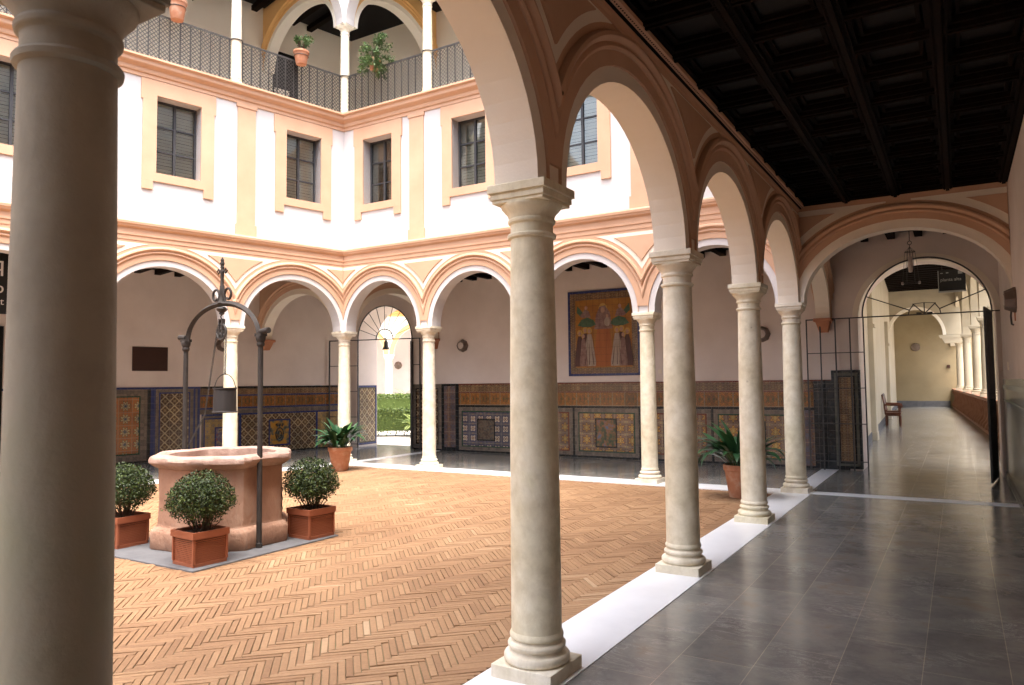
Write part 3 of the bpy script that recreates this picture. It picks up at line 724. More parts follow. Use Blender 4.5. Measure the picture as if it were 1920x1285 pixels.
# corner panel by the column at the right and the taller black framed one beside the gate
strip(fb, -.02, .599, .046, 1.059, 't_pil'); strip(fb, .10, .22, .046, 1.59, 't_black', t=.03); strip(fb, -.10, .099, .046, 1.6, 't_black', t=.026)
p = panel(fb, -.55, -.11, .046, 1.76, 't_scal', 't_pale', 't_black', .075, y=.02)
bm = B(); frame_rect(bm, -.57, -.09, .03, 1.78, .045, .02, .045); obj('glazed_line', bm, 't_black', p)
# small switch on the wall
bm = B(); box(bm, 3.1, 3.18, 0, .015, 1.78, 1.86); obj('wall_socket', bm, 'white_low', fb, bevel=.003)

# left back wall: local frame of the left wing, plane d=-3.5
lb = thing('gallery_wall', 'pink plaster wall with blue and orange tile dado behind the well', 'wall', LP(0, -3.5), RZL)
bm = B(); box(bm, -2.40, 26.8, -.5, 0, 0, 12); obj('wall', bm, 'pinkwall', lb)
strip(lb, -2.40, 26.8, .0, .04, 't_black', t=.02)
strip(lb, -3.25+.9, 1.54, 1.565, 1.61, 't_black', t=.024); strip(lb, 1.54, 26.8, 1.565, 1.61, 't_blue', t=.024)
strip(lb, -2.35, 1.54, 1.42, 1.564, 't_scal'); strip(lb, -2.35, 1.54, 1.385, 1.419, 't_blue', t=.018)
strip(lb, -2.35, 1.54, 1.13, 1.384, 't_orange'); strip(lb, -2.35, 1.54, 1.09, 1.129, 't_blue', t=.018)
strip(lb, -2.35, 1.54, .98, 1.089, 't_grey'); strip(lb, -2.35, 1.50, .94, .979, 't_blue', t=.018)
panel(lb, .62, 1.50, .041, .939, 't_yellow', 't_grey', 't_blue', .05, (.78, 1.20, .20, .68, 'pic4', 't_blue'))
strip(lb, .57, .62, .041, .939, 't_blue', t=.02)
strip(lb, -1.40, .57, .041, .939, 't_lattice', name='tile_panel')
bm = B(); frame_rect(bm, -.69, -.12, .16, .80, .035, .012, .022); p = obj('glazed_line', bm, 't_blue', lb)
bm = B(); box(bm, -.655, -.155, .012, .019, .195, .765); obj('tile_picture', bm, 'pic3', lb)
bm = B()
ringp = [(-.405+.10*math.cos(a_/20*2*PI), .026, .43+.16*math.sin(a_/20*2*PI)) for a_ in range(20)]
tube(bm, ringp, .014, 5, closed=True)
ringp = [(-.405+.05*math.cos(a_/12*2*PI), .026, .42+.09*math.sin(a_/12*2*PI)) for a_ in range(12)]
tube(bm, ringp, .012, 5, closed=True)
for dx in (-.09, 0, .09): tube(bm, [(-.405+dx*.6, .024, .62), (-.405+dx, .024, .69)], [.016, .03], 6)
obj('painted_crest', bm, 't_black', lb)
strip(lb, -1.45, -1.40, .041, .939, 't_blue', t=.02); strip(lb, -2.35, -1.45, .041, .939, 't_yellow', name='tile_panel')
# blue pilaster stripes and framed panels
for a_, b_, mt_ in ((1.54, 1.60, 't_blue'), (1.60, 1.645, 't_grey'), (1.645, 1.69, 't_blue')): strip(lb, a_, b_, .041, 1.564, mt_, t=.016)
panel(lb, 1.69, 2.50, .041, 1.564, 't_lattice', 't_grey', 't_blue', .07)
strip(lb, 2.50, 2.60, .041, 1.564, 't_blue', t=.018); strip(lb, 2.60, 2.67, .041, 1.564, 't_black', t=.02)
panel(lb, 2.67, 4.6, .041, 1.564, 't_red', 't_grey', 't_green', .14)
strip(lb, 4.6, 4.7, .041, 1.564, 't_blue', t=.018)
# dado inside the thickness of the passage (left cheek)
c_ = panel(fb, .02, .76, .04, 1.60, 't_lattice', 't_blue', 't_black', .05); c_.location = (11.458, -.78, 0); c_.rotation_euler = (0, 0, R(90))

# ================================================================ cross arches at the gallery corners
def cross_arch(label, loc, rz, length, u_c, rx, ry=.95, z=ZC, corb=None, sal='salmon', wallm='white_low', ztop=4.16, corbm='corbel', start=.14, group='cross arches in the galleries', nofield=False):
    t = thing('cross_arch', label, 'arch', loc, rz, group)
    bm = B(); arch_plate(bm, [(u_c, rx, ry)], start, length, z, z, ztop, -.12, .12); obj('arch_wall', bm, wallm, t)
    if not nofield:
        for s in (1, -1):
            v = (.11, .135) if s > 0 else (-.135, -.11)
            bm = B(); arch_plate(bm, [(u_c, rx+.12, ry+.12)], start+.01, length-.004, z, z+.12, ztop-.005, *v); obj('painted_spandrel', bm, sal, t)
            sec = [(o, (v_-.02)*s) for o, v_ in ROLL_SEC]
            bm = B(); arch_mould(bm, u_c, rx, ry, z, sec, start+.01, length-.01, z+.15); obj('archivolt', bm, sal, t)
    if corb:
        bm = B(); a_, w_ = corb
        hprism(bm, [(a_, -.15), (length, -.15), (length, .15), (a_, .15)], z-.06, z)
        lo = [(a_+.03, -.12), (length, -.12), (length, .12), (a_+.03, .12)]; hi2 = [(a_+.14, -.07), (length, -.07), (length, .07), (a_+.14, .07)]
        A = [bm.verts.new((x, y, z-.06)) for x, y in lo]; C_ = [bm.verts.new((x, y, z-.25)) for x, y in hi2]
        for i in range(4): bm.faces.new((A[i], A[(i+1) % 4], C_[(i+1) % 4], C_[i]))
        bm.faces.new(C_); obj('corbel', bm, corbm, t, bevel=.008)
    return t
ea = cross_arch('salmon arch spanning the grey stone corridor in front of the iron gate', (0, 0, 0), 0, 2.68, 1.44, 1.235, .93, corb=None)
for uc_, lo_, hi_ in ((.16, .165, 1.3), (2.72, 1.6, 2.672)):
    bm = B(); tri_panel(bm, 2.56, uc_, lo_, hi_, 1.235, .93, 4.03, .365, -.14, -.125); g_ = obj('spandrel_moulding', bm, 'white_low', ea)
    bm = B(); tri_panel(bm, 2.56, uc_, lo_, hi_, 1.235, .93, 3.95, .46, -.155, -.13); obj('spandrel_panel', bm, 'salmon', g_)
cross_arch('arch from the corner column to the pink wall, seen through the corridor arch', (0, 0, 0), R(90), 3.12, 1.60, 1.37, .95, corb=(2.86, .3))
cross_arch('arch springing from the far left corner column toward the far wall beside the garden gate', (LCX, 0, 0), R(90), 3.12, 1.60, 1.37, .95, corb=(2.86, .3))
cross_arch('salmon edged arch on a terracotta corbel behind the second arch of the left wing', (LCX, 0, 0), RZL-R(90), 3.5, 1.80, 1.55, .95, corb=(3.22, .3))
# upper gallery cross arches, cream with ochre rims
for lb_, rz_, ln_ in (('cream arch with ochre edge in the upper gallery, left of the corner column', RZL-R(90), 3.5), ('cream arch with ochre edge in the upper gallery, right of the corner column', R(90), 3.12)):
    cross_arch(lb_, (LCX, 0, 0), rz_, ln_, ln_/2+.04, ln_/2-.22, 1.05, z=9.30, sal='ochre', wallm='cream', ztop=11.9, start=.12)
# upper gallery back walls, ceiling, dado, door
ug = thing('upper_gallery_wall', 'cream back wall of the upper gallery with a dark door and a tiled dado', 'wall', (0, 0, 0), 0)
bm = B(); box(bm, -13, 0, 3.05, 3.117, 7.25, 12); obj('wall', bm, 'cream', ug)
bm = B()
a0, a1 = LP(-2.35, -3.44), LP(26.8, -3.44); a2, a3 = LP(26.8, -3.498), LP(-2.4, -3.498)
hprism(bm, [a0[:2], a1[:2], a2[:2], a3[:2]], 7.25, 12); obj('wall', bm, 'cream', ug)
bm = B(); hprism(bm, [LP(-2.3, -3.42)[:2], LP(14.8, -3.42)[:2], LP(14.8, -3.439)[:2], LP(-2.35, -3.439)[:2]], 7.26, 8.45); obj('tile_dado', bm, 't_pil', ug)
bm = B(); box(bm, -11.7, 0, 3.03, 3.049, 7.26, 8.45); obj('tile_dado', bm, 't_cross', ug)
bm = B(); hprism(bm, [LP(-.80, -3.40)[:2], LP(-.12, -3.40)[:2], LP(-.12, -3.419)[:2], LP(-.80, -3.419)[:2]], 7.27, 9.95)
d_ = obj('door', bm, 'wood', ug)
bm = B(); hprism(bm, [LP(-.55, -3.385)[:2], LP(-.15, -3.385)[:2], LP(-.15, -3.399)[:2], LP(-.55, -3.399)[:2]], 8.75, 9.0); obj('door_notice', bm, 'cream', d_)
gc = thing('beamed_ceiling', 'black beamed ceiling of the upper gallery above the corner column', 'ceiling', (0, 0, 10.78), 0, 'dark wooden ceilings')
bm = B(); hprism(bm, [(0, .13), (0, 3.06), (-11.6, 3.06), LP(26.8, -3.45)[:2], LP(26.8, -.13)[:2], LP(.1, -.13)[:2]], .10, .16); obj('boards', bm, 'wood', gc)
bm = B(); x = -.3
while x > -8.6: box(bm, x-.07, x+.07, .14, 3.05, -.02, .099); x -= .5
obj('beams', bm, 'beamwood', gc)
bm = B(); s = -1.2
while s < 26.5:
    hprism(bm, [LP(s, -3.44)[:2], LP(s+.14, -3.44)[:2], LP(s+.14, -.14 if s > .2 else -.3)[:2], LP(s, -.14 if s > .2 else -.3)[:2]], -.02, .099); s += .5
obj('beams', bm, 'beamwood', gc)

# ================================================================ lower ceilings
cc = thing('coffered_ceiling', 'nearly black coffered wooden ceiling over the grey stone corridor', 'ceiling', (0, 0, 4.09), 0, 'dark wooden ceilings')
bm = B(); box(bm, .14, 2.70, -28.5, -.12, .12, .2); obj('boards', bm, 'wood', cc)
def coffer(parent, x0, x1, y0, y1, nx, step):
    W = (x1-x0)/nx
    for i in range(nx+1):
        x = x0+W*i; bm = B(); box(bm, x-.055, x+.055, y0, y1, 0, .119); box(bm, x-.02, x+.02, y0, y1, -.025, -.0005)
        yy = y0
        while yy < y1-.02: box(bm, x-.042, x-.028, yy, yy+.016, -.012, -.0006); box(bm, x+.028, x+.042, yy, yy+.016, -.012, -.0006); yy += .034
        obj('beam', bm, 'beamwood', parent)
    bm = B(); bm2 = B(); bm3 = B(); y = y0+.3
    while y < y1:
        for i in range(nx):
            a, b = x0+W*i+.056, x0+W*(i+1)-.056
            box(bm, a, b, y-.045, y+.045, .012, .119); box(bm2, a, b, y-.012, y+.012, -.004, .0115)
            c, d = y+.046, y+step-.046
            if d < y1: 
                for z_, g in ((.045, 0.0), (.085, .05)):
                    box(bm3, a+g, b-g, c+g, c+g+.03, z_, z_+.03); box(bm3, a+g, b-g, d-g-.03, d-g, z_, z_+.03)
                    box(bm3, a+g, a+g+.03, c+g+.031, d-g-.031, z_+.001, z_+.029); box(bm3, b-g-.03, b-g, c+g+.031, d-g-.031, z_+.001, z_+.029)
        y += step
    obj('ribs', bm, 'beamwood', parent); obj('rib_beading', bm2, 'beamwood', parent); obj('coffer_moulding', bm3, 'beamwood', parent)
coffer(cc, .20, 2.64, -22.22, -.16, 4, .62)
fc = thing('beamed_ceiling', 'black beamed ceiling behind the far arches', 'ceiling', (0, 0, 4.06), 0, 'dark wooden ceilings')
bm = B(); box(bm, -8.8, 2.70, .125, 3.12, .11, .2); obj('boards', bm, 'wood', fc)
bm = B(); x = 2.4
while x > -8.7: box(bm, x-.06, x+.06, .15, 3.11, .0, .109); x -= .42
obj('beams', bm, 'beamwood', fc)
lc = thing('beamed_ceiling', 'black beamed ceiling behind the arches of the left wing', 'ceiling', (0, 0, 4.06), 0, 'dark wooden ceilings')
bm = B(); hprism(bm, [(-8.81, .1), (-8.81, 3.12), (-12.2, 3.12), LP(26.8, -3.5)[:2], LP(26.8, -.14)[:2], LP(.1, -.14)[:2]], .11, .2); obj('boards', bm, 'wood', lc)
bm = B(); s = .35
while s < 26.5: hprism(bm, [LP(s, -3.48)[:2], LP(s+.12, -3.48)[:2], LP(s+.12, -.15)[:2], LP(s, -.15)[:2]], 0, .109); s += .42
obj('beams', bm, 'beamwood', lc)

# ================================================================ right corridor wall
rw = thing('corridor_wall', 'pink plaster corridor wall with a glossy pale tile dado at the right edge', 'wall', (2.68, 0, 0), 0)
bm = B(); box(bm, 0, .4, -28.5, 3.12, 0, 4.3); obj('wall', bm, 'pinkwall', rw)
bm = B(); box(bm, -.012, 0, -28.5, 3.12, 0, 1.59); o = obj('tile_dado', bm, 't_pale', rw)
bm = B(); box(bm, -.02, -.0125, -28.5, 3.12, 1.44, 1.50); box(bm, -.02, -.0125, -28.5, 3.12, 1.25, 1.27); obj('glazed_line', bm, 't_green', rw)
bm = B(); box(bm, -.03, -.0125, -28.5, 3.12, 0, .10); obj('skirting', bm, 't_black', rw)
bm = B(); box(bm, -.02, 0, 1.40, 1.48, 1.72, 1.84); obj('wall_socket', bm, 'white_low', rw, bevel=.003)
bm = B(); box(bm, .3, 2.6, -28.6, -28.3, 0, 4.1); ew = obj('corridor_end_wall', bm, 'pinkwall'); tag(ew, 'plain plaster wall closing the corridor behind the camera', 'wall')

# ================================================================ iron gates
def pole(bm, x0, z0, x1, z1, r=.012, y=0): tube(bm, [(x0, y, z0), (x1, y, z1)], r, 6)
def rod(bm, *pts, r=.011, seg=6): tube(bm, pts, r, seg)
g1 = thing('iron_gate', 'thin black iron gate with fan shaped top light, open to the bright garden', 'gate', (-11.87, 2.5, 0), R(12.08), 'iron gates closing the gallery ends')
bm = B()
for x in (.04, .88, 2.41, 2.63): box(bm, x-.014, x+.014, -.014, .014, .006, 2.74)
box(bm, .03, 2.65, -.012, .012, 2.741, 2.765)
for z in (2.10, 1.45, .8, .12): box(bm, .055, .865, -.006, .006, z-.008, z+.008); box(bm, 2.425, 2.615, -.006, .006, z-.008, z+.008)
obj('gate_frame', bm, 'iron', g1)
bm = B(); cx, rx_, rz_ = 1.645, .765, .84
tube(bm, [(cx+rx_*math.cos(t*PI/30), 0, 2.76+rz_*math.sin(t*PI/30)) for t in range(31)], .015, 6)
tube(bm, [(cx+.24*math.cos(t*PI/16), 0, 2.76+.25*math.sin(t*PI/16)) for t in range(17)], .014, 6)
for k in range(1, 10):
    a = PI*k/10; rod(bm, (cx+.24*math.cos(a), 0, 2.76+.25*math.sin(a)), (cx+rx_*math.cos(a), 0, 2.76+rz_*math.sin(a)), r=.008)
for k in (2, 5, 8): a = PI*k/10; rod(bm, (cx, 0, 2.76), (cx+.24*math.cos(a), 0, 2.76+.25*math.sin(a)), r=.008)
obj('fanlight', bm, 'iron', g1)
def leaf(parent, x, ang, w_=.76, h=2.68):
    bm = B()
    box(bm, 0, w_, -.012, .012, .02, .06); box(bm, 0, w_, -.012, .012, h-.04, h)
    for z in (.75, 1.4, 2.05): box(bm, .03, w_-.03, -.012, .012, z, z+.04)
    box(bm, -.02, .03, -.02, .02, .01, h+.01); box(bm, w_-.03, w_, -.015, .015, .01, h+.01)
    k = .12
    while k < w_-.05: box(bm, k-.008, k+.008, -.008, .008, .061, h-.041); k += .115
    box(bm, w_-.09, w_-.03, -.02, .02, 1.02, 1.2)
    o = obj('gate_leaf', bm, 'iron', parent, loc=(x, 0, 0)); o.rotation_euler = (0, 0, ang); return o
leaf(g1, 2.40, R(100)); leaf(g1, 2.385, R(114), .55)
g2 = thing('iron_gate', 'thin black iron gate with radiating spokes at the end of the grey stone corridor', 'gate', (0, 2.95, 0), 0, 'iron gates closing the gallery ends')
bm = B()
for x in (-.28, -.05, .20, .44, .66): box(bm, x-.011, x+.011, -.011, .011, .006, 2.69)
box(bm, 2.53, 2.56, -.015, .015, .006, 2.69)
box(bm, -.29, 2.67, -.010, .010, 2.691, 2.712)
for z in (2.09, 1.46, .83, .17): box(bm, -.268, .648, -.006, .006, z-.007, z+.007)
obj('gate_frame', bm, 'iron', g2)
bm = B(); cx, rx_, rz_ = 1.605, .955, .965
tube(bm, [(cx+rx_*math.cos(t*PI/34), 0, 2.705+rz_*math.sin(t*PI/34)) for t in range(35)], .014, 6)
for s in (-1, 1):
    rod(bm, (cx+s*.24, 0, 2.70), (cx+s*.225, 0, 2.78), (cx+s*.16, 0, 2.875), r=.009)
    rod(bm, (cx+s*.225, 0, 2.785), (cx+s*.88, 0, 3.06), r=.010); rod(bm, (cx, 0, 2.71), (cx+s*.17, 0, 2.89), r=.010)
    rod(bm, (cx+s*.04, .0, 2.72), (cx+s*.12, 0, 2.725), r=.017)
rod(bm, (cx, 0, 2.70), (cx, 0, 2.90), r=.010)
rod(bm, (cx-.17, 0, 2.885), (cx, 0, 2.90), (cx+.17, 0, 2.885), r=.006)
obj('fanlight', bm, 'iron', g2)
bm = B(); box(bm, -.016, .016, 0, .04, .03, 2.70); box(bm, -.016, .016, .91, .95, .03, 2.70); box(bm, -.006, .006, .04, .91, .06, 1.25)
for z in (.03, 1.25, 2.66): box(bm, -.012, .012, .041, .909, z, z+.04)
y = .12
while y < .9: box(bm, -.007, .007, y-.008, y+.008, 1.291, 2.659); y += .11
o = obj('gate_leaf', bm, 'iron', g2, loc=(2.545, -.02, 0), bevel=.006); o.rotation_euler = (0, 0, R(173))

# ================================================================ hallway beyond the right gate
def HX0(y): return .30-.0425*(y-4)
def HX1(y): return 3.30-.0425*(y-4)
hw = thing('hallway', 'long cream hallway behind the iron gate with white columns on a brown parapet', 'building wing', (0, 0, 0))
bm = B(); hprism(bm, [(HX0(3.92), 3.92), (HX0(38), 38), (HX0(38)-.4, 38), (HX0(3.92)-.4, 3.92)], 0, 6.4); obj('side_wall', bm, 'hallwhite', hw)
for y in (4.6, 10.4, 22.5):
    bm = B(); x = HX0(y); box(bm, x-.05, x+.13, y, y+.42, 0, 4.0); box(bm, x-.05, x+.17, y-.02, y+.44, 3.0, 3.09); box(bm, x-.05, x+.145, y-.005, y+.425, .0, .22); obj('pilaster', bm, 'hallwhite', hw, bevel=.006)
bm = B(); 
for a_, b_ in ((3.93, 4.59), (5.03, 10.38), (10.83, 22.48), (22.93, 37.9)): hprism(bm, [(HX0(a_), a_), (HX0(b_), b_), (HX0(b_)+.02, b_), (HX0(a_)+.02, a_)], 0, .22)
obj('skirting', bm, 'slab', hw)
bm = B(); box(bm, -2.2, 3.4, 38, 38.4, 0, 6.4); obj('end_wall', bm, 'yellowwall', hw)
bm = B(); box(bm, -2.2, 1.6, 37.95, 37.999, 0, .35); obj('skirting', bm, 'slab', hw)
bm = B(); lathe(bm, [(0, .0), (.2, .0), (.24, .03), (.22, .07), (0, .09)], seg=20); o = obj('round_wall_lamp', bm, 'lampmetal', hw, loc=(-.05, 37.99, 3.5)); o.rotation_euler = (R(90), 0, 0)
boxobj('alarm_box', 'brownplate', hw, 1.50, 1.66, 37.9, 37.99, 2.25, 2.42)
bm = B(); arch_plate(bm, [(.32, 1.16, 1.3)], -1.4, 2.6, 3.75, 3.75, 6.4, 0, .35); box(bm, -1.4, -.84, 0, .35, 0, 3.75); o = obj('end_arch', bm, 'hallwhite', hw, loc=(0, 30, 0))
bm = B(); arch_mould(bm, .32, 1.16, 1.3, 3.75, [(0, -.03), (0, .001), (.14, .001), (.14, -.03)], -9, 9, 3.75); obj('end_arch_rim', bm, 'cream', hw, loc=(0, 30, 0))
bm = B()
prism(bm, [(1.35, 3.60), (2.2, 3.60), (2.2, 3.74), (1.30, 3.74)], -.06, .4); prism(bm, [(1.55, 3.35), (2.2, 3.35), (2.2, 3.60), (1.42, 3.60)], -.04, .38); obj('corbel', bm, 'hallwhite', hw, loc=(0, 30, 0))
bm = B(); hprism(bm, [(HX0(3.92)-.3, 3.92), (HX1(3.92)+.5, 3.92), (HX1(38)+.5, 38), (HX0(38)-.3, 38)], 6.21, 6.4); obj('ceiling_boards', bm, 'wood', hw)
y = 4.6
bmz = B()
while y < 37.5: box(bmz, HX0(y)-.1, HX1(y)+.3, y, y+.12, 6.0, 6.209); y += .7
obj('ceiling_beams', bmz, 'beamwood', hw)
# parapet and columns
bm = B(); A_ = math.atan(-.0425)
hprism(bm, [(HX1(3.92)-.16, 3.92), (HX1(38)-.16, 38), (HX1(38)+.16, 38), (HX1(3.92)+.16, 3.92)], .0, .14)
hprism(bm, [(HX1(3.92)-.17, 3.92), (HX1(38)-.17, 38), (HX1(38)+.17, 38), (HX1(3.92)+.17, 3.92)], .96, 1.05)
pp = obj('parapet', bm, 'stonebrown', hw)
bm = B(); hprism(bm, [(HX1(3.92)-.03, 3.92), (HX1(38)-.03, 38), (HX1(38)+.12, 38), (HX1(3.92)+.12, 3.92)], .141, .959); obj('parapet_wall', bm, 'stonelight', pp)
y = 4.3; c0_ = None
while y < 37:
    if c0_ is None:
        bm = B(); prism(bm, [(0, .141), (-.20, .141), (-.215, .20), (-.19, .28), (-.12, .36), (-.075, .48), (-.07, .60), (-.10, .74), (-.15, .84), (-.16, .90), (-.14, .959), (0, .959)], -.11, .11); c0_ = obj('parapet_console', bm, 'stonebrown', pp, loc=(HX1(y)-.03, y, 0), bevel=.01)
    else:
        c_ = c0_.copy(); COL.objects.link(c_); c_.parent = pp; c_.location = (HX1(y)-.03, y, 0)
    y += .95
hc = None
for y in (6.2, 8.8, 11.5, 15.4, 19.4, 25.2, 31.5):
    if hc is None: hc = column_parts(hw, HX1(y), y, z0=1.051, zt=3.5, r=.15, mat='hallwhite', a=.22, name='hall_column')
    else: dup(hc, hw, (HX1(y), y, 1.051))
ha = bpy.data.objects.new('hall_arcade', None)
bays = []
ys = [3.95, 6.2, 8.8, 11.5, 15.4, 19.4, 25.2, 31.5, 38]
bm = B(); arch_plate(bm, [((p+q)/2-3.95, (q-p)/2-.17, min(1.9, (q-p)/2)) for p, q in zip(ys, ys[1:])], 0, 34.2, 3.5, 3.5, 9.5, -.15, .15, n=20)  # wall carried above the roof, extra height added to keep sun out
o = obj('hall_arch_wall', bm, 'hallwhite', hw, loc=(HX1(3.95), 3.95, 0), rz=R(90)+math.atan(.0425))
bm = B(); hprism(bm, [(HX0(3.92)-.3, 3.95), (HX1(3.92)+.5, 3.95), (HX1(38)+.5, 38.3), (HX0(38)-.3, 38.3)], 6.41, 6.6); obj('roof', bm, 'rooftile', hw)

sun_blocker = thing('cloister_wing', 'unseen pale building mass right of the hallway, added to block the sun', 'building wing', (14, 20, -.12), 0)  # unseen mass, added to cut the sun entering the hallway
bm = B(); box(bm, 0, 4, -20, 22, 0, 9.5); obj('wall', bm, 'cream', sun_blocker)
bm = B(); box(bm, -.4, 4, -20.3, 22.3, 9.51, 9.8); obj('roof', bm, 'rooftile', sun_blocker)
# armchairs
def chair():
    t = thing('armchair', 'dark varnished wooden armchair nearer to the gate in the long hallway', 'chair', (-.17, 17.3, 0), 0, 'armchairs along the hallway wall')
    bm = B(); box(bm, 0, .50, -.27, .27, .43, .48); box(bm, .02, .48, -.25, .25, .36, .429); obj('seat', bm, 'chair', t, bevel=.008)
    for x, y in ((.46, -.24), (.46, .24), (.04, -.24), (.04, .24)):
        bm = B(); lathe(bm, [(.018, 0), (.026, .05), (.020, .10), (.030, .22), (.022, .30), (.03, .36)], seg=10); obj('leg', bm, 'chair', t, loc=(x, y, 0))
    bm = B()
    for y in (-.25, .25): tube(bm, [(.03, y, .40), (.0, y, .75), (-.06, y, 1.08)], .022, 8)
    prism(bm, [(.02, .56), (.04, .56), (-.035, 1.04), (-.06, 1.04)], -.23, .23)
    tube(bm, [(-.05, -.26, 1.03), (-.055, -.1, 1.09), (-.055, .1, 1.09), (-.05, .26, 1.03)], .026, 8); obj('backrest', bm, 'chair', t)
    for y in (-.25, .25):
        bm = B(); tube(bm, [(.0, y, .74), (.2, y, .735), (.42, y, .73), (.52, y, .70), (.53, y, .66), (.49, y, .64)], .028, 8); tube(bm, [(.44, y, .44), (.46, y, .60), (.43, y, .72)], .02, 8); obj('armrest', bm, 'chair', t)
    return t
ch = chair(); c2 = dup(ch, None, (-.27, 18.8, 0)); c2['label'] = 'dark varnished wooden armchair farther from the gate, half hidden by the nearer one'

# lamps, sign, plaque
def wall_lamp(label, loc, rz):
    t = thing('wall_lamp', label, 'wall lamp', loc, rz, 'bronze lamps on the gallery walls')
    bm = B(); lathe(bm, [(.155, 0), (.155, .022), (.11, .12), (.085, .122), (.08, .10)], seg=8); a = obj('lamp_shade', bm, 'lampmetal', t, bevel=.004); a.rotation_euler = (R(-90), 0, 0)
    bm = B(); lathe(bm, [(.0, .128), (.055, .125), (.083, .110)], seg=8); g_ = obj('lamp_glass', bm, 'lampglass', t); g_.rotation_euler = (R(-90), 0, 0)
    return t
wl = wall_lamp('octagonal bronze lamp with frosted glass on the pink wall left of the tile picture', (-8.04, 3.119, 2.52), R(180))
for lb_, p, rz in (('octagonal bronze lamp on the pink corridor wall at the right edge', (2.679, -.65, 2.54), R(90)), ('octagonal bronze lamp on the pink wall, peeping out behind the third near column', (-1.10, 3.119, 2.49), R(180)), ('bronze lamp on the pink wall behind the middle column of the left wing', LP(1.04, -3.499, 2.57), RZL)):
    c_ = dup(wl, None, p, rz); c_['label'] = lb_
t = thing('wall_hook', 'small dark iron hook on a terracotta plate under the corridor wall lamp', 'hook', (2.68, -.48, 2.36), 0)
bm = B(); box(bm, -.012, 0, .02, .06, -.06, .06); obj('plate', bm, 'corbel', t)
bm = B(); rod(bm, (0, 0, .08), (-.04, 0, .09), (-.05, 0, .0), (-.045, 0, -.10), (-.03, -.02, -.11), r=.012); obj('hook', bm, 'iron', t)
bm = B(); box(bm, 2.26, 2.99, .0, .02, 1.96, 2.48); pq = obj('plaque', bm, 'brownplate', None, loc=LP(0, -3.499), rz=RZL, bevel=.004); tag(pq, 'plain dark brown rectangular plaque on the pink wall behind the well', 'plaque')
# hanging black sign in the passage
t = thing('hanging_sign', 'black sign with pale lettering hanging behind the iron gate arch', 'sign', (2.02, 4.45, 3.40), 0)
bm = B(); box(bm, -.21, .215, -.012, .012, -.17, .21); sb_ = obj('board', bm, 'signblack', t)
bm = B(); box(bm, -.222, .222, -.014, .014, -.20, -.1705); box(bm, -.222, -.2105, -.014, .014, -.17, .21); obj('edge', bm, 'signgrey', t)
bm = B(); box(bm, -.18, -.14, -.014, -.0121, .15, .165); box(bm, -.09, -.05, -.014, -.0121, .152, .17); box(bm, .10, .17, -.0145, -.0121, .13, .19); obj('pictogram', bm, 'signgrey', sb_)
rod_b = B(); rod(rod_b, (-.15, 0, .21), (-.15, 0, 2.78), r=.004); rod(rod_b, (.15, 0, .21), (.15, 0, 2.78), r=.004); obj('hanger', rod_b, 'iron', t)
def text(name, body, size, mat, parent, loc, rot, align='LEFT', ext=.002, font=None):
    cu = bpy.data.curves.new(name, 'FONT'); cu.body = body; cu.size = size; cu.extrude = ext; cu.align_x = align
    o = bpy.data.objects.new(name, cu); COL.objects.link(o); dg = bpy.context.evaluated_depsgraph_get()
    me = bpy.data.meshes.new_from_object(o.evaluated_get(dg)); bpy.data.objects.remove(o)
    me.materials.append(M[mat]); o2 = bpy.data.objects.new(name, me); COL.objects.link(o2); o2.parent = parent; o2.location = loc; o2.rotation_euler = rot; return o2
text('lettering', 'planta alta', .082, 'signgrey', sb_, (-.185, -.0135, .01), (R(90), 0, 0))
# big black notice board at the far left
t = thing('notice_board', 'large dark hanging board with white letters at the left edge of the photo', 'sign', LP(5.73, -1.0), RZL)
bm = B(); box(bm, 0, 1.3, -.015, .015, 2.82, 3.92); sb_ = obj('board', bm, 'signblack', t)
for x in (.1, 1.2): 
    bm = B(); rod(bm, (x, 0, 3.92), (x, 0, 4.06), r=.006); obj('hanger', bm, 'iron', t)
for body, z, sz in (('q', 3.52, .36), ('p', 3.16, .27), ('tt', 2.97, .16)):
    text('lettering', body, sz, 'letter', sb_, (.045, .017, z), (R(90), 0, R(180)), 'RIGHT')
t = thing('dark_door', 'nearly black double door in the pink wall at the left edge', 'door', LP(5.33, -3.499), RZL)
for x in (0.05, .85):
    bm = B(); box(bm, x, x+.78, .0, .035, .02, 2.72)
    for z in (.2, 1.5): box(bm, x+.12, x+.66, .0355, .05, z, z+1.05)
    obj('door_leaf', bm, 'wood', t, bevel=.005)
bm = B(); box(bm, -.03, .05, .0, .06, 0, 2.8); box(bm, 1.63, 1.71, .0, .06, 0, 2.8); box(bm, .05, 1.63, 0, .06, 2.721, 2.8); obj('door_frame', bm, 'wood', t)

# hanging lantern
t = thing('hanging_lantern', 'slender hanging lantern with a pale glass tube in front of the iron gate', 'lantern', (1.49, 1.5, 3.7), 0)
bm = B(); rod(bm, (0, 0, .03), (0, 0, .42), r=.006); obj('rod', bm, 'iron', t)
bm = B(); tube(bm, [(.028*math.cos(a*PI/8), 0, .028*math.sin(a*PI/8)) for a in range(16)], .006, 6, closed=True); obj('ring', bm, 'iron', t)
bm = B()
for k in range(6):
    a = k*PI/3; rod(bm, (0, 0, -.06), (.07*math.cos(a), .07*math.sin(a), -.14), (.115*math.cos(a), .115*math.sin(a), -.62), r=.0025)
for z, r_ in ((-.14, .07), (-.62, .115)): tube(bm, [(r_*math.cos(a*PI/12), r_*math.sin(a*PI/12), z) for a in range(24)], .006, 6, closed=True)
rod(bm, (0, 0, -.03), (0, 0, -.2), r=.006); obj('cage', bm, 'iron', t)
bm = B(); lathe(bm, [(.012, -.2), (.03, -.23), (.034, -.40), (.025, -.45), (0, -.46)], seg=14); obj('lamp_tube', bm, 'lampglass', t)
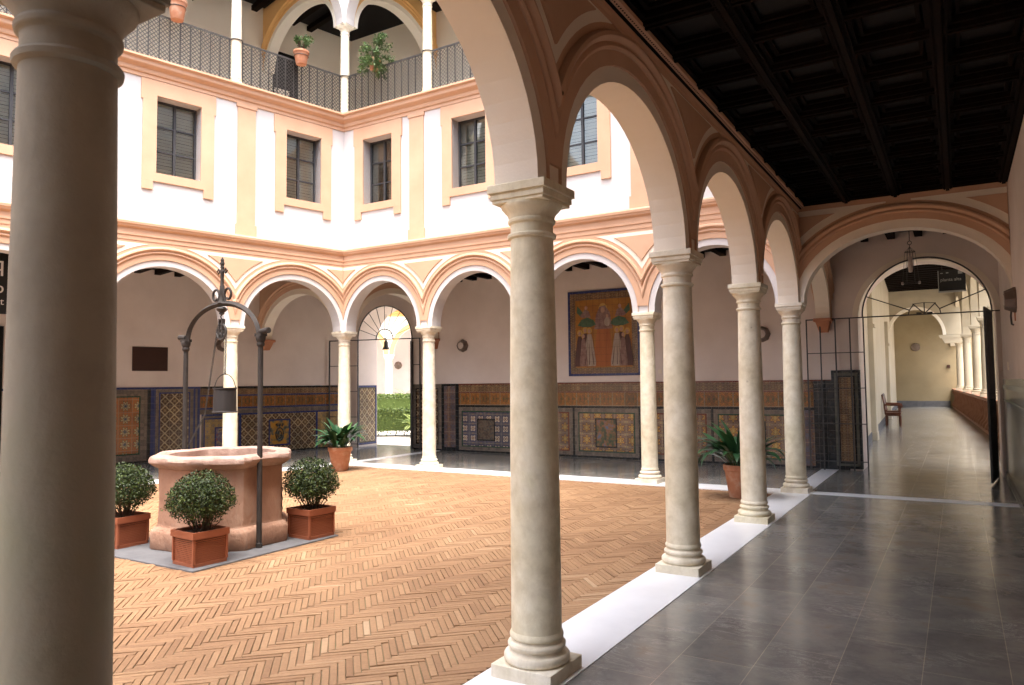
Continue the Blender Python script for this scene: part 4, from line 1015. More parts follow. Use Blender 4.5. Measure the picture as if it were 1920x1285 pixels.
for s in (-1, 1):
    bm = B(); lathe(bm, [(.0, -.6), (.016, -.60), (.016, -.64), (0, -.645)], seg=10); o = obj('lamp_holder', bm, 'lampglass', t); o.location = (s*.115, 0, 0)

# ================================================================ tile picture
t = thing('tile_picture', 'large framed glazed tile picture of robed figures on the pink wall', 'tile picture', (-3.55, 3.118, 1.75), R(180))
PW, PH = 1.66, 1.84
bm = B(); frame_rect(bm, 0, PW, 0, PH, .05, 0, .03); obj('blue_frame', bm, 't_blue', t)
bm = B(); box(bm, .05, PW-.05, .0, .018, .05, PH-.05); obj('border_tiles', bm, 't_pil' if False else 't_scal', t)
bm = B(); box(bm, .18, PW-.18, .0185, .022, .18, PH-.20); obj('golden_ground', bm, 't_yellow' if False else varied('amber_glaze', (.28, .105, .014), (.38, .17, .022), 6, .3, .1, .002), t)
def blob(name, pts, mat, y=.0225, d=.003):
    bm = B(); prism(bm, pts, y, y+d); return obj(name, bm, mat, t)
def ell(cx, cz, rx, rz, n=18, a0=0): return [(cx+rx*math.cos(2*PI*i/n+a0), cz+rz*math.sin(2*PI*i/n+a0)) for i in range(n)]
robe1 = varied('mauve_robe', (.16, .07, .06), (.30, .20, .16), 12, .35, .1, .002); robe2 = varied('pale_robe', (.30, .22, .16), (.42, .34, .28), 16, .35, .1, .002, stretch=(2, 2, .3)); robe3 = varied('dark_robe', (.05, .02, .02), (.11, .045, .035), 12, .35, .1, .002, stretch=(2, 2, .3))
skin = varied('painted_skin', (.38, .20, .13), (.45, .27, .18), 20, .35, .1, .002); grn = varied('green_canopy', (.04, .09, .045), (.09, .15, .08), 16, .35, .1, .002); red = varied('red_pillar_robe', (.30, .085, .02), (.40, .13, .03), 9, .35, .1, .002, stretch=(3, 3, .2))
hal = varied('gold_halo', (.46, .27, .05), (.54, .33, .08), 20, .35, .1, .002)
c = PW/2
blob('central_robe', [(c-.24, .2), (c-.18, .8), (c-.13, 1.08), (c+.12, 1.08), (c+.17, .8), (c+.24, .2)], red)
blob('veil', [(c-.22, 1.0), (c-.16, 1.35), (c-.05, 1.50), (c+.07, 1.48), (c+.16, 1.3), (c+.20, 1.0)], robe1, .0256)
blob('halo', ell(c, 1.44, .10, .11), hal, .0225); blob('face', ell(c+.0, 1.40, .045, .062), skin, .029); blob('child', ell(c-.10, 1.15, .07, .10), robe2, .029); blob('child_face', ell(c-.10, 1.27, .032, .038), skin, .032)
for s in (-1, 1):
    blob('canopy', [(c+s*.16, 1.10), (c+s*.22, 1.20), (c+s*.36, 1.26), (c+s*.50, 1.22), (c+s*.60, 1.10), (c+s*.48, 1.06), (c+s*.3, 1.05)][::s], grn, .0256)
    blob('angel', [(c+s*.28, 1.26), (c+s*.33, 1.40), (c+s*.42, 1.44), (c+s*.54, 1.30), (c+s*.48, 1.26)][::s], robe1, .029); blob('angel_face', ell(c+s*.39, 1.47, .036, .045), skin, .029)
    blob('wing', [(c+s*.46, 1.36), (c+s*.60, 1.52), (c+s*.62, 1.38), (c+s*.54, 1.30)][::s], grn, .0225)
    for k, (dx, w_, mt_, top) in enumerate(((.55, .11, robe3, .86), (.42, .10, robe3, .92), (.32, .13, robe2, .90), (.46, .08, robe1, .80))):
        x = c+s*dx; blob('robe', [(x-w_*1.1, .21), (x-w_*1.15, .3), (x-w_*.6, .75), (x-w_*.35, top), (x+w_*.35, top), (x+w_*.6, .75), (x+w_*1.15, .3), (x+w_*1.1, .21)], mt_, .0256+.0034*k)
        blob('halo', ell(x, top+.075, .062, .068), hal, .0250); blob('face', ell(x, top+.06, .034, .045), skin, .0256+.0034*k+.002)
        if mt_ is robe2:
            for f in (-.5, 0, .5): blob('fold', [(x+w_*f*1.6-.006, .24), (x+w_*f*.6, .72), (x+w_*f*1.6+.012, .24)], robe3, .0256+.0034*k+.0035)

bm = B(); x = .155
while x < PW-.05: box(bm, x-.0016, x+.0016, .0400, .0408, .05, PH-.05); x += .15
z = .155
while z < PH-.05: box(bm, .05, PW-.05, .0409, .0415, z-.0016, z+.0016); z += .15
obj('tile_joints', bm, 'stem', t)
# ================================================================ well
WX, WY = -4.585, -6.18
A0 = R(24.5)
def octr(th, r, soft=.5):
    a = (th-A0) % (PI/4)-PI/8; return r*math.cos(PI/8)/math.cos(a)*(1-soft*.0)-0
def ringprof(bm, prof, n=160, groove=0, lobes=0, seed=1):
    rnd_ = random.Random(seed); rings = []
    nz = [rnd_.uniform(-1, 1) for _ in range(24)]
    for r, z, o, g, l in prof:
        ring = []
        for i in range(n):
            th = 2*PI*i/n; rad = octr(th, r*.955)
            rad = rad*(1-o)+r*.96*o
            k = (th-A0) % (PI/4)
            d = min(k, PI/4-k)           # distance to a corner
            if g and d < .03: rad -= g*(1-d/.03)
            if l: rad += l*(.5+.5*math.cos(k*8))**2
            rad += .004*math.sin(5*th+nz[int(z*20) % 24])+.003*math.sin(13*th+z*9)
            ring.append(bm.verts.new((rad*math.cos(th), rad*math.sin(th), z+.003*math.sin(7*th+2))))
        rings.append(ring)
    for a, b in zip(rings, rings[1:]):
        for i in range(n): f = bm.faces.new((a[i], a[(i+1) % n], b[(i+1) % n], b[i])); f.smooth = True
    return rings
well = thing('stone_well', 'weathered pink octagonal stone well head on the grey slab', 'well', (WX, WY, .0065), 0)
bm = B(); ringprof(bm, [(.715, 0, .0, 0, .008), (.725, .015, .0, 0, .008), (.725, .16, .0, 0, .010), (.715, .185, .0, 0, .008), (.69, .205, .0, 0, .005), (.672, .215, 0, 0, .0), (.668, .235, 0, 0, .0)]); obj('well_base', bm, 'pinkstone', well)
bm = B(); ringprof(bm, [(.666, .2, .0, .0, 0), (.664, .35, 0, 0, 0), (.66, .5, 0, 0, 0), (.66, .65, 0, 0, 0), (.664, .79, 0, 0, 0)]); obj('well_body', bm, 'pinkstone', well)
bm = B(); ringprof(bm, [(.664, .785, 0, .0, 0), (.70, .80, 0, .01, 0), (.735, .822, 0, .02, 0), (.762, .845, 0, .024, 0), (.768, .872, 0, .024, 0), (.755, .90, .0, .02, 0), (.725, .915, .0, .016, 0), (.66, .92, .1, .010, 0), (.60, .915, .3, .006, 0), (.575, .90, .4, 0, 0), (.565, .84, .5, 0, 0), (.55, .3, .8, 0, 0), (.0, .28, 1, 0, 0)]); obj('well_rim', bm, 'rimstone', well)
bm = B()
for a, z0_, z1_ in ((R(-50), .25, .78), (R(22), .30, .55)):
    pts = []
    for k in range(9):
        z = z0_+(z1_-z0_)*k/8; rad = octr(a, .668)+.0; aa = a+.02*math.sin(k*1.9); pts.append((rad*math.cos(aa), rad*math.sin(aa), z))
    tube(bm, pts, [.002+.004*abs(math.sin(k)) for k in range(9)], 5)
obj('crack', bm, 'soil', well)
# iron hoist frame
PA, PB = Vector((-3.93, -6.26, 0)), Vector((-5.31, -6.14, 0)); mid = (PA+PB)/2; dv = (PB-PA); span = dv.length; ang = math.atan2(dv.y, dv.x)
hf = thing('well_hoist', 'grey iron hoist frame with a cross finial arching over the well', 'well hoist', (mid.x, mid.y, 0), ang)
h = span/2
for s in (-1, 1):
    bm = B(); lathe(bm, [(.032, .006), (.032, .05), (.026, .055), (.026, 2.0), (.036, 2.01), (.040, 2.03), (.034, 2.045), (.046, 2.07), (.050, 2.10), (.044, 2.115)], cx=s*h, seg=14); p_ = obj('post', bm, 'greyiron', hf)
    bm = B(); box(bm, s*h-.05, s*h+.05, -.04, .04, 2.105, 2.135); tube(bm, [(s*h-.0, 0, 2.15), (s*(h+.10), 0, 2.16), (s*(h+.13), 0, 2.16)], .03, 10); obj('bracket', bm, 'greyiron', p_)
bm = B(); tube(bm, [(-(h-.03)*math.cos(k*PI/32), 0, 2.10+.385*math.sin(k*PI/32)) for k in range(33)], .030, 4); obj('arch_bar', bm, 'greyiron', hf)
bm = B()
lathe(bm, [(.05, 2.49), (.03, 2.52), (.022, 2.58), (.03, 2.62), (.019, 2.66), (.017, 2.76), (.020, 2.80), (.026, 2.83), (.018, 2.85), (.018, 2.90), (.025, 2.915), (.016, 2.94), (.020, 2.955), (.0, 2.99)], seg=12)
for s in (-1, 1):
    tube(bm, [(0, 0, 2.835), (s*.05, 0, 2.835)], .012, 6); tube(bm, [(s*.045, 0, 2.835), (s*.065, 0, 2.86), (s*.095, 0, 2.835), (s*.065, 0, 2.81), (s*.045, 0, 2.835)], .010, 6)
    tube(bm, [(0, 0, 2.86), (s*.03, 0, 2.875), (0, 0, 2.9)], .008, 6)
obj('cross_finial', bm, 'greyiron', hf)
bm = B()
for s in (-1, 1):
    pts = []
    for k in range(20):
        a = k/19*1.75*PI; r_ = .068-.028*k/19; pts.append((s*(.115-r_*math.cos(a)), 0, 2.575+r_*math.sin(a)*1.1))
    tube(bm, [(s*.02, 0, 2.50), (s*.06, 0, 2.49)]+[(s*.06, 0, 2.52)]+pts[::-1][:0]+pts, [.014]*3+[.013]*20, 8)
    tube(bm, [(s*.018, 0, 2.68), (s*.03, 0, 2.58), (s*.07, 0, 2.50)], .014, 8)
obj('scrolls', bm, 'greyiron', hf)
bm = B(); lathe(bm, [(.035, 2.45), (.06, 2.43), (.05, 2.41), (.025, 2.39), (.03, 2.375), (.0, 2.36)], seg=12); rod(bm, (0, 0, 2.37), (.02, 0, 2.345), (.0, 0, 2.325), (-.01, 0, 2.31), r=.007)
box(bm, -.034, -.022, -.02, .02, 2.12, 2.31); box(bm, .022, .034, -.02, .02, 2.12, 2.31); box(bm, -.034, .034, -.02, .02, 2.311, 2.322)
obj('hook', bm, 'iron', hf)
bm = B(); tube(bm, [(.082*math.cos(a*PI/14), 0, 2.185+.082*math.sin(a*PI/14)) for a in range(28)], .013, 8, closed=True); tube(bm, [(.03*math.cos(a*PI/8), 0, 2.185+.03*math.sin(a*PI/8)) for a in range(16)], .012, 8, closed=True)
for k in range(5): a = k*2*PI/5; rod(bm, (.03*math.cos(a), 0, 2.185+.03*math.sin(a)), (.08*math.cos(a), 0, 2.185+.08*math.sin(a)), r=.008)
obj('pulley_wheel', bm, 'iron', hf)
# chain: alternate links
def chain(bm, p, q, n, r=.004, l=.016):
    p, q = Vector(p), Vector(q); d = (q-p).normalized(); a = d.cross(Vector((0, 1, 0))).normalized(); b = d.cross(a)
    for i in range(n):
        c_ = p+(q-p)*(i+.5)/n; s_ = a if i % 2 else b; L2 = (q-p).length/n*.62
        tube(bm, [c_+d*L2*math.cos(k*PI/5)+s_*l*.55*math.sin(k*PI/5) for k in range(10)], r, 4, closed=True)
def hfw(x, z, y=0): p = Vector((mid.x, mid.y, 0))+Vector((math.cos(ang), math.sin(ang), 0))*x+Vector((-math.sin(ang), math.cos(ang), 0))*y; return (p.x, p.y, z)
ct = thing('well_chain', 'thin iron chain running over the pulley above the well', 'chain')
bm = B(); chain(bm, hfw(-.085, 2.17), hfw(-.075, 1.745), 20); obj('chain_run', bm, 'iron', ct)
bm = B(); chain(bm, hfw(.085, 2.17), hfw(.30, 1.30), 40); chain(bm, hfw(.30, 1.30), hfw(.60, .97), 20)
obj('chain_run', bm, 'iron', ct)
bx = hfw(-.075, 1.33)
t = thing('bucket', 'grey metal bucket hanging on the chain over the well', 'bucket', bx, 0)
bm = B(); lathe(bm, [(.0, .0), (.125, .0), (.127, .012), (.118, .018), (.113, .245), (.121, .25), (.121, .262), (.108, .262), (.108, .03), (0, .028)], seg=32); obj('pail', bm, 'bucket', t)
bm = B(); tube(bm, [(.118*math.cos(k*PI/16)*.9+.0, .118*math.cos(k*PI/16)*.42, .235+.17*math.sin(k*PI/16)) for k in range(17)], .005, 6); tube(bm, [(.012*math.cos(k*PI/6), 0, .415+.014*math.sin(k*PI/6)) for k in range(12)], .004, 5, closed=True); obj('handle', bm, 'iron', t)

# ================================================================ clipped bushes in square planters
def bush(label, loc, rz, seed, n=9500, rad=(.285, .275), hz=.545):
    rnd_ = random.Random(seed)
    t = thing('potted_bush', label, 'potted plant', loc, rz, 'clipped bushes round the well')
    bm = B(); hb_ = .155
    # tapered box with ridged sides
    for i in range(13):
        z = .035+i*.0165; g = .008+.010*z
        k = hb_+.010*(z/.3)
        box(bm, -k, k, -k, k, z, z+.011); 
    box(bm, -.150, .150, -.150, .150, .012, .245)
    box(bm, -.166, .166, -.166, .166, 0, .030)
    for sx in (-1, 1):
        for sy in (-1, 1): box(bm, *sorted((sx*.172, sx*.150)), *sorted((sy*.172, sy*.150)), .031, .246)
    frame = [(-.182, .182, -.182, -.158), (-.182, .182, .158, .182), (-.182, -.158, -.1579, .1579), (.158, .182, -.1579, .1579)]
    for a in frame: box(bm, *a, .247, .305)
    obj('planter', bm, 'planter', t)
    bm = B(); box(bm, -.1575, .1575, -.1575, .1575, .2, .275); obj('soil', bm, 'soil', t)
    bm = B()
    for i in range(26):
        a = rnd_.uniform(0, 2*PI); r_ = rnd_.uniform(.0, .08); R2 = rnd_.uniform(.08, .24); top = hz+rnd_.uniform(-.05, .12)
        p0 = Vector((r_*math.cos(a), r_*math.sin(a), .27)); p3 = Vector((R2*math.cos(a+.3), R2*math.sin(a+.3), top)); pm = (p0+p3)/2+Vector((rnd_.uniform(-.03, .03), rnd_.uniform(-.03, .03), -.03))
        tube(bm, [p0, pm, p3], [.006, .0045, .002], 5)
    obj('stems', bm, 'stem', t)
    bm = B(); lay = bm.faces.layers.float.new('tone')
    bumps = [(rvec(rnd_), rnd_.uniform(-.03, .04)) for _ in range(30)]
    for i in range(n):
        d = rvec(rnd_); 
        if d.z < -.55 and rnd_.random() < .6: continue
        rr2 = 1
        for bd, am in bumps:
            dd = d.dot(bd)
            if dd > .85: rr2 += am*(dd-.85)/.15
        depth = rnd_.random()**1.6
        rr2 *= 1-.55*depth
        if d.z < -.2: rr2 *= 1-.25*rnd_.random()
        sq = .90
        p = Vector((d.x*rad[0]*rr2, d.y*rad[0]*rr2, hz+d.z*(rad[1] if d.z > 0 else rad[1]*.82)*rr2))
        nrm = (d+rvec(rnd_)*.75).normalized(); tg = nrm.cross(rvec(rnd_)).normalized()
        if rnd_.random() < .35: tg = (tg+d*.6).normalized(); nrm = tg.cross(rvec(rnd_)).normalized()
        tone = min(1, max(0, rnd_.gauss(.42, .22))); l = rnd_.uniform(.018, .031)
        leafmesh(bm, lay, p, nrm, tg, l, l*.58, tone)
    for i in range(70):
        d = rvec(rnd_); d.z = abs(d.z)*.9-.15; q0 = Vector((d.x*rad[0]*.9, d.y*rad[0]*.9, hz+d.z*rad[1]*.9)); L3 = rnd_.uniform(.03, .075)
        for k in range(7):
            p = q0+d*(L3+.02)*k/6+rvec(rnd_)*.008; nr = (d+rvec(rnd_)).normalized(); leafmesh(bm, lay, p, nr, nr.cross(rvec(rnd_)).normalized(), .022, .012, rnd_.uniform(.45, 1))
    obj('foliage', bm, 'box', t, recalc=False)
    return t
bush('round clipped bush in a ridged red planter in front of the well', (-3.92, -6.93, .0065), R(-4), 11)
bush('round clipped bush in a ridged red planter at the right of the well', (-3.90, -5.60, .0065), R(-3), 12)
bush('round clipped bush in a ridged red planter left of the well, partly behind the column', (-5.29, -6.84, .0065), R(3), 13)
bush('round clipped bush in a ridged red planter behind the well', (-5.25, -5.55, .0065), R(2), 14, n=2200)

# ================================================================ terracotta pots with broad leaved plants
def blade(bm, lay, base, ang, length, w_, lift, droop, tone, n=7, twist=0, stem=.25):
    """long broad leaf: arched midrib, width profile, folded"""
    d = Vector((math.cos(ang), math.sin(ang), 0)); sd_ = Vector((-math.sin(ang+twist), math.cos(ang+twist), 0)); prev = None; p = Vector(base); el = lift
    for i in range(n+1):
        t_ = i/n; wd = 0 if t_ < stem else math.sin(PI*((t_-stem)/(1-stem))**.8)*w_/2
        wd = max(wd, .004 if t_ < .98 else .0008)
        up = Vector((0, 0, 1)); dr = d*math.cos(el)+up*math.sin(el); nn = dr.cross(sd_).normalized()
        if nn.z < 0: nn = -nn
        cur = [bm.verts.new(p-sd_*wd+nn*wd*.28), bm.verts.new(p), bm.verts.new(p+sd_*wd+nn*wd*.28)]
        if prev:
            for k in range(2):
                f = bm.faces.new((prev[k], prev[k+1], cur[k+1], cur[k])); f[lay] = tone+(.06 if k else 0); f.smooth = True
        prev = cur; p = p+dr*(length/n); el -= droop/n*(1+.8*t_)
def round_pot(parent, R_, H, mat='terra'):
    bm = B(); lathe(bm, [(.0, 0), (R_*.62, 0), (R_*.66, .012), (R_*.92, H*.80), (R_*.93, H*.82), (R_*1.0, H*.83), (R_*1.02, H*.86), (R_*1.02, H*.975), (R_*.99, H), (R_*.91, H), (R_*.89, H*.95), (R_*.86, H*.88), (0, H*.88)], seg=36)
    obj('pot', bm, mat, parent)
    bm = B(); lathe(bm, [(R_*.87, H*.885), (R_*.5, H*.90), (0, H*.91)], seg=20); obj('soil', bm, 'soil', parent)
def leafy(label, loc, seed, R_=.225, H=.44, n=84, ln=(.42, .70)):
    rnd_ = random.Random(seed); t = thing('potted_plant', label, 'potted plant', loc, rnd_.uniform(0, 6), 'broad leaved plants in terracotta pots')
    round_pot(t, R_, H)
    bm = B(); lay = bm.faces.layers.float.new('tone')
    for i in range(n):
        a = i*2.399+rnd_.uniform(-.3, .3); q = rnd_.random(); r_ = R_*.6*math.sqrt(rnd_.random())
        L2 = rnd_.uniform(*ln)
        blade(bm, lay, (r_*math.cos(a), r_*math.sin(a), H*.88), a+rnd_.uniform(-.4, .4), L2, rnd_.uniform(.10, .145), R(rnd_.uniform(50, 88)), R(rnd_.uniform(35, 130))*(1-.45*q), max(0, min(1, rnd_.gauss(.4, .22))), twist=rnd_.uniform(-.5, .5))
    obj('leaves', bm, 'blade', t, recalc=False); return t
leafy('broad leaved plant in a terracotta pot beside the far left corner column', (-8.02, -.98, .0), 21)
leafy('broad leaved plant in a terracotta pot behind the third near column', (-.60, -.86, .0), 25, .20, .45, ln=(.50, .80), n=64)

# ================================================================ balcony railings with lattice, and flower pots
def railing(label, loc, rz, L2, pl_, plm):
    t = thing('balcony_railing', label, 'railing', loc, rz, 'iron lattice railings of the upper gallery')
    bm = B(); box(bm, 0, L2, -.018, .018, .885, .905); obj('top_rail', bm, 'iron', t)
    bm = B(); box(bm, 0, L2, -.010, .010, .03, .045); obj('bottom_rail', bm, 'iron', t)
    n = int(L2/.17)
    first = None
    for i in range(n+1):
        x = .02+(L2-.04)*i/n
        if first is None:
            bm = B(); box(bm, -.008, .008, -.008, .008, .0, .884); first = obj('bar', bm, 'iron', t, loc=(x, 0, 0))
        else:
            c_ = first.copy(); COL.objects.link(c_); c_.parent = t; c_.location = (x, 0, 0)
    bm = B(); st = .075; H = .838; z0_ = .046; k = -H
    while k < L2:
        for sgn in (1, -1):
            a, b_ = max(k, 0), min(k+H, L2)
            if b_-a < .01: continue
            za, zb = z0_+(a-k), z0_+(b_-k)
            if sgn < 0: za, zb = z0_+H-(a-k), z0_+H-(b_-k)
            y = .012 if sgn > 0 else .017
            w_ = .0075
            vs_ = [bm.verts.new((a, y, za-w_)), bm.verts.new((b_, y, zb-w_)), bm.verts.new((b_, y, zb+w_)), bm.verts.new((a, y, za+w_))]; vb = [bm.verts.new((v.co.x, y+.004, v.co.z)) for v in vs_]
            bm.faces.new(vs_); bm.faces.new(vb[::-1])
            for i in range(4): bm.faces.new((vs_[i], vb[i], vb[(i+1) % 4], vs_[(i+1) % 4]))
        k += st
    obj('lattice', bm, 'iron', t)
    if pl_:
        bm = B(); tube(bm, [(L2+.105+.11*math.cos(a*PI/12), .11*math.sin(a*PI/12), .895) for a in range(24)], .012, 6, closed=True); obj('column_ring', bm, 'iron', t)
    return t
zr = 7.26
for i, lb_ in enumerate(('lattice railing right of the second far gallery column', 'lattice railing behind the top of the nearest arch', 'lattice railing between the two white gallery columns seen at the top right', 'lattice railing at the right of the corner column behind the trailing plant')):
    x0_ = BF*i+.11; 
    rl_ = railing(lb_, (-x0_, 0, zr), R(180), BF-.22, True, 0)
for i, lb_ in enumerate(('lattice railing at the left of the corner column behind the small flower pot', 'lattice railing under the highest flower pot', 'lattice railing hidden by the big foreground column', 'lattice railing at the far left end of the gallery')):
    s0_ = SL*i-.04*(i > 0)+.11; p_ = LP(s0_, 0, zr); railing(lb_, p_, RZL, SL-.22-(.04 if i == 0 else 0), True, 0)
def hang_pot(label, loc, seed, H=.26, R_=.16, style='sprig', n=320):
    rnd_ = random.Random(seed); t = thing('flower_pot', label, 'flower pot', loc, rnd_.uniform(0, 6), 'flower pots on the balcony railing')
    round_pot(t, R_, H)
    bm = B(); tube(bm, [((R_*.9)*math.cos(a*PI/12), (R_*.9)*math.sin(a*PI/12), H*.62) for a in range(24)], .007, 6, closed=True); obj('holder_ring', bm, 'iron', t)
    bm = B(); lay = bm.faces.layers.float.new('tone'); bs = B()
    ends = []
    for i in range(15 if style == 'sprig' else 46):
        a = rnd_.uniform(0, 2*PI); r_ = rnd_.uniform(.06, .26); h_ = rnd_.uniform(.08, .30) if style == 'sprig' else rnd_.uniform(-.45, .38)
        if style != 'sprig': r_ = rnd_.uniform(.06, .36)*(1.2-1.0*abs(h_+.05)); h_ += .14
        e = Vector((r_*math.cos(a), r_*math.sin(a), H+h_)); m_ = Vector((R_*.9*math.cos(a)*.5, R_*.9*math.sin(a)*.5, H+max(h_, .0)*.6+.05)); tube(bs, [(0, 0, H*.8), m_, e], [.006, .005, .003], 5); ends.append((m_, e))
    for i in range(n):
        m_, e = rnd_.choice(ends); t_ = rnd_.uniform(.35, 1.1); p = m_.lerp(e, t_)+rvec(rnd_)*rnd_.uniform(0, .065); nr = (rvec(rnd_)+Vector((0, 0, .7))).normalized(); tg = nr.cross(rvec(rnd_)).normalized(); l = rnd_.uniform(.03, .055)
        leafmesh(bm, lay, p, nr, tg, l, l*.75, min(1, max(0, rnd_.gauss(.55, .25))))
    obj('stems', bs, 'stem', t); obj('leaves', bm, 'ger', t, recalc=False); return t
hang_pot('terracotta flower pot with a sprawling green plant on the railing left of the corner column', LP(1.14, .20, 8.02), 31, .27, .155, n=520)
hang_pot('terracotta flower pot at the very top left hanging on the railing', LP(3.56, .20, 8.07), 33, .36, .16)
hang_pot('large bushy trailing plant on the railing right of the corner column', (-7.85, -.22, 8.0), 35, .22, .13, 'trail', n=2600)

# ================================================================ garden beyond the left gate
def shrub(name, label, loc, size, n, mat, seed, cat='hedge', l=(.05, .09), group=None):
    rnd_ = random.Random(seed); t = thing(name, label, cat, loc, 0, group)
    sx_, sy_, sz_ = size; bm = B(); lay = bm.faces.layers.float.new('tone')
    for i in range(n):
        f = rnd_.random(); p = Vector((rnd_.uniform(-.5, .5), rnd_.uniform(-.5, .5), rnd_.uniform(0, 1)))
        k = rnd_.choice((0, 1, 2, 2)); 
        if k == 0: p.x = rnd_.choice((-.5, .5))*rnd_.uniform(.85, 1)
        elif k == 1: p.y = rnd_.choice((-.5, .5))*rnd_.uniform(.85, 1)
        else: p.z = rnd_.uniform(.88, 1)
        p = Vector((p.x*sx_, p.y*sy_, .06+p.z*sz_)); nr = (rvec(rnd_)+Vector((0, 0, .6))).normalized(); tg = nr.cross(rvec(rnd_)).normalized(); q = rnd_.uniform(*l)
        leafmesh(bm, lay, p, nr, tg, q, q*.6, min(1, max(0, rnd_.gauss(.5, .25))))
    n0 = len(bm.faces); box(bm, -sx_*.45, sx_*.45, -sy_*.42, sy_*.42, sz_*.22, sz_*.92); bm.faces.ensure_lookup_table()
    for f in bm.faces[n0:]: f[lay] = .25
    obj('foliage', bm, mat, t, recalc=False)
    bm = B(); x = -sx_/2+.15
    while x < sx_/2: rod(bm, (x, 0, 0), (x+.05, .05, sz_*.6), r=.018); x += .3
    obj('stems', bm, 'stem', t); return t
h1 = shrub('hedge', 'low clipped hedge just outside the open iron gate', (-14.3, 8.1, -.12), (3.4, .85, .85), 9000, 'hedge', 41); h1.rotation_euler = (0, 0, R(35))
h2 = shrub('hedge', 'pale clipped hedge farther back in the sunny garden', (-17.0, 11.2, -.12), (4.5, .9, 1.3), 9000, 'hedge', 42); h2.rotation_euler = (0, 0, R(35))
def fern(label, loc, R_, n, seed, mat='palm'):
    rnd_ = random.Random(seed); t = thing('garden_fern', label, 'fern', loc, 0, 'ferns in the sunny garden')
    bm = B(); lay = bm.faces.layers.float.new('tone')
    for i in range(n):
        a = rnd_.uniform(0, 2*PI); el = R(rnd_.uniform(35, 80)); d = Vector((math.cos(a), math.sin(a), 0)); p = Vector((0, 0, .1)); L2 = R_*rnd_.uniform(.8, 1.2); sd_ = Vector((-d.y, d.x, 0)); tone = rnd_.uniform(.2, 1)
        for k in range(14):
            dr = d*math.cos(el)+Vector((0, 0, 1))*math.sin(el); w_ = .16*math.sin(PI*(k+1)/16)
            for s in (-1, 1):
                q = (sd_*s+dr*.5).normalized(); leafmesh(bm, lay, p, dr.cross(q).normalized(), q, w_, .035, tone)
            p = p+dr*L2/14; el -= R(6)
    obj('fronds', bm, mat, t, recalc=False); return t
fern('yellow green fern in front of the low hedge by the gate leaf', (-13.25, 7.75, .05), .75, 26, 51)
fern('tall bright fern behind the pale hedge', (-17.9, 13.0, .55), 1.25, 34, 52); fern('bright fern at the left of the garden opening', (-19.0, 12.0, .45), 1.1, 26, 53)
# sunlit cloister wing across the garden
gw = thing('cloister_wing', 'sunlit cream cloister with columns, arches and a tiled roof across the garden', 'building wing', (-20.2, 14.5, -.12), R(40.6))
bm = B(); gcols = [-6.4, -3.2, 0, 3.2, 6.4]
arch_plate(bm, [((p+q)/2, 1.36, 1.35) for p, q in zip(gcols, gcols[1:])], -7, 7, 3.1, 3.1, 5.2, -.2, .2); obj('arch_wall', bm, 'cream', gw)
for sgn in (1,):
    for p, q in zip(gcols, gcols[1:]):
        bm = B(); arch_mould(bm, (p+q)/2, 1.36, 1.35, 3.1, [(.02, -.24), (.02, -.19), (.22, -.19), (.22, -.24)], p, q); obj('archivolt', bm, 'ochre', gw)
bm = B(); extr(bm, [(-.2, 4.85), (-.3, 4.9), (-.3, 5.0), (-.42, 5.05), (-.42, 5.2), (-.2, 5.2)], -7, 7); obj('cornice', bm, 'ochre', gw)
gcp = column_parts(gw, 0, z0=.0, zt=3.1, r=.16, mat='cream', a=.24, name='cloister_column')
for u in gcols:
    if u: dup(gcp, gw, (u, 0, 0))
bm = B(); box(bm, -7, 7, 3.0, 3.3, 0, 5.2); obj('back_wall', bm, 'white', gw)
bm = B(); box(bm, -2.2, -.62, -.05, .35, 0, 2.95); obj('brick_pier', bm, 'ochre', gw)
bm = B(); lathe(bm, [(0, 0), (.17, 0), (.2, .04), (.1, .12), (0, .13)], seg=8); o = obj('round_lamp', bm, 'lampmetal', gw, loc=(.45, 2.99, 2.7)); o.rotation_euler = (R(90), 0, 0)
bm = B()
x = -7.2
while x < 7.2:
    vs_ = []
    for k in range(7):
        a = PI*k/6; vs_.append((x+.11-.1*math.cos(a), .07*math.sin(a)))
    A = [bm.verts.new((u, -.65, 5.14+h_)) for u, h_ in vs_]; C_ = [bm.verts.new((u, 3.4, 7.0+h_)) for u, h_ in vs_]
    for i in range(6): bm.faces.new((A[i], A[i+1], C_[i+1], C_[i]))
    x += .22
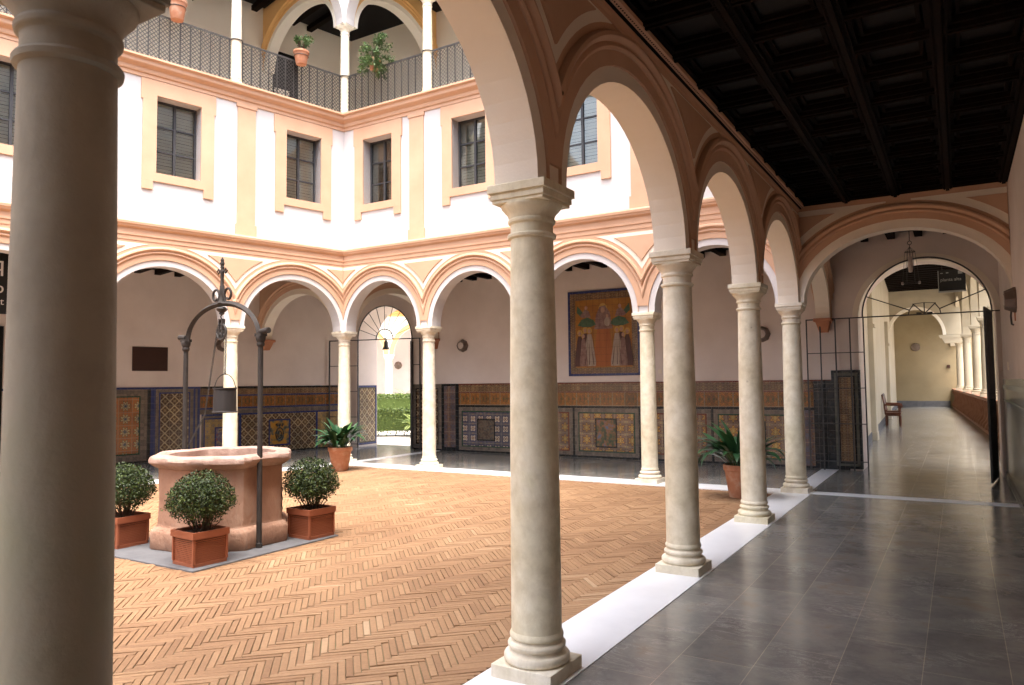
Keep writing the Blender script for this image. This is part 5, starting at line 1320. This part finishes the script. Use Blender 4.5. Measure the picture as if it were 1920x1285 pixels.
prism(bm, [(-7.2, 5.10), (7.2, 5.10), (7.2, 5.14), (-7.2, 5.14)], -.6, 0)
obj('tiled_roof', bm, 'rooftile', gw)
# small bell lantern hanging in the passage
t = thing('hanging_bell', 'small black bell shaped lantern hanging in the garden passage', 'lantern', (-11.0, 3.75, 2.55))
bm = B(); lathe(bm, [(.10, 0), (.095, .02), (.06, .10), (.055, .20), (.03, .25), (0, .27)], seg=14); obj('bell', bm, 'iron', t)
bm = B(); rod(bm, (0, 0, .26), (0, 0, 1.05), r=.006); obj('rod', bm, 'iron', t)

# trees of the big garden beyond the hallway parapet
def tree(label, loc, H, R_, seed, n=2600):
    rnd_ = random.Random(seed); t = thing('garden_tree', label, 'tree', loc, 0, 'trees beyond the hallway parapet')
    bm = B(); tube(bm, [(0, 0, 0), (.05, .03, H*.3), (-.04, .06, H*.6)], [.14, .11, .06], 8)
    cl = []
    for i in range(12):
        d = rvec(rnd_); d.z = abs(d.z)*.9; p = Vector((d.x*R_*.7, d.y*R_*.7, H*.5+d.z*H*.35)); cl.append(p); tube(bm, [(-.04*.8, .05, H*.45), p*.6+Vector((0, 0, H*.2)), p], [.05, .03, .012], 5)
    obj('trunk', bm, 'stem', t)
    bm = B(); lay = bm.faces.layers.float.new('tone')
    for i in range(n):
        c_ = rnd_.choice(cl); p = c_+rvec(rnd_)*rnd_.uniform(.1, 1)**.5*R_*.42; nr = (rvec(rnd_)+Vector((0, 0, .5))).normalized(); q = rnd_.uniform(.08, .15)
        leafmesh(bm, lay, p, nr, nr.cross(rvec(rnd_)).normalized(), q, q*.55, min(1, max(0, rnd_.gauss(.4, .25))))
    obj('crown', bm, 'hedge', t, recalc=False); return t
tree('dark leafy tree seen between the hallway columns, nearest the gate leaf', (5.2, 10.5, -.12), 4.2, 1.5, 61)
tree('green tree behind the hallway parapet, second from the gate', (5.0, 16, -.12), 4.8, 1.6, 62)
tree('green tree far along the hallway parapet', (4.6, 24, -.12), 4.8, 1.6, 63)
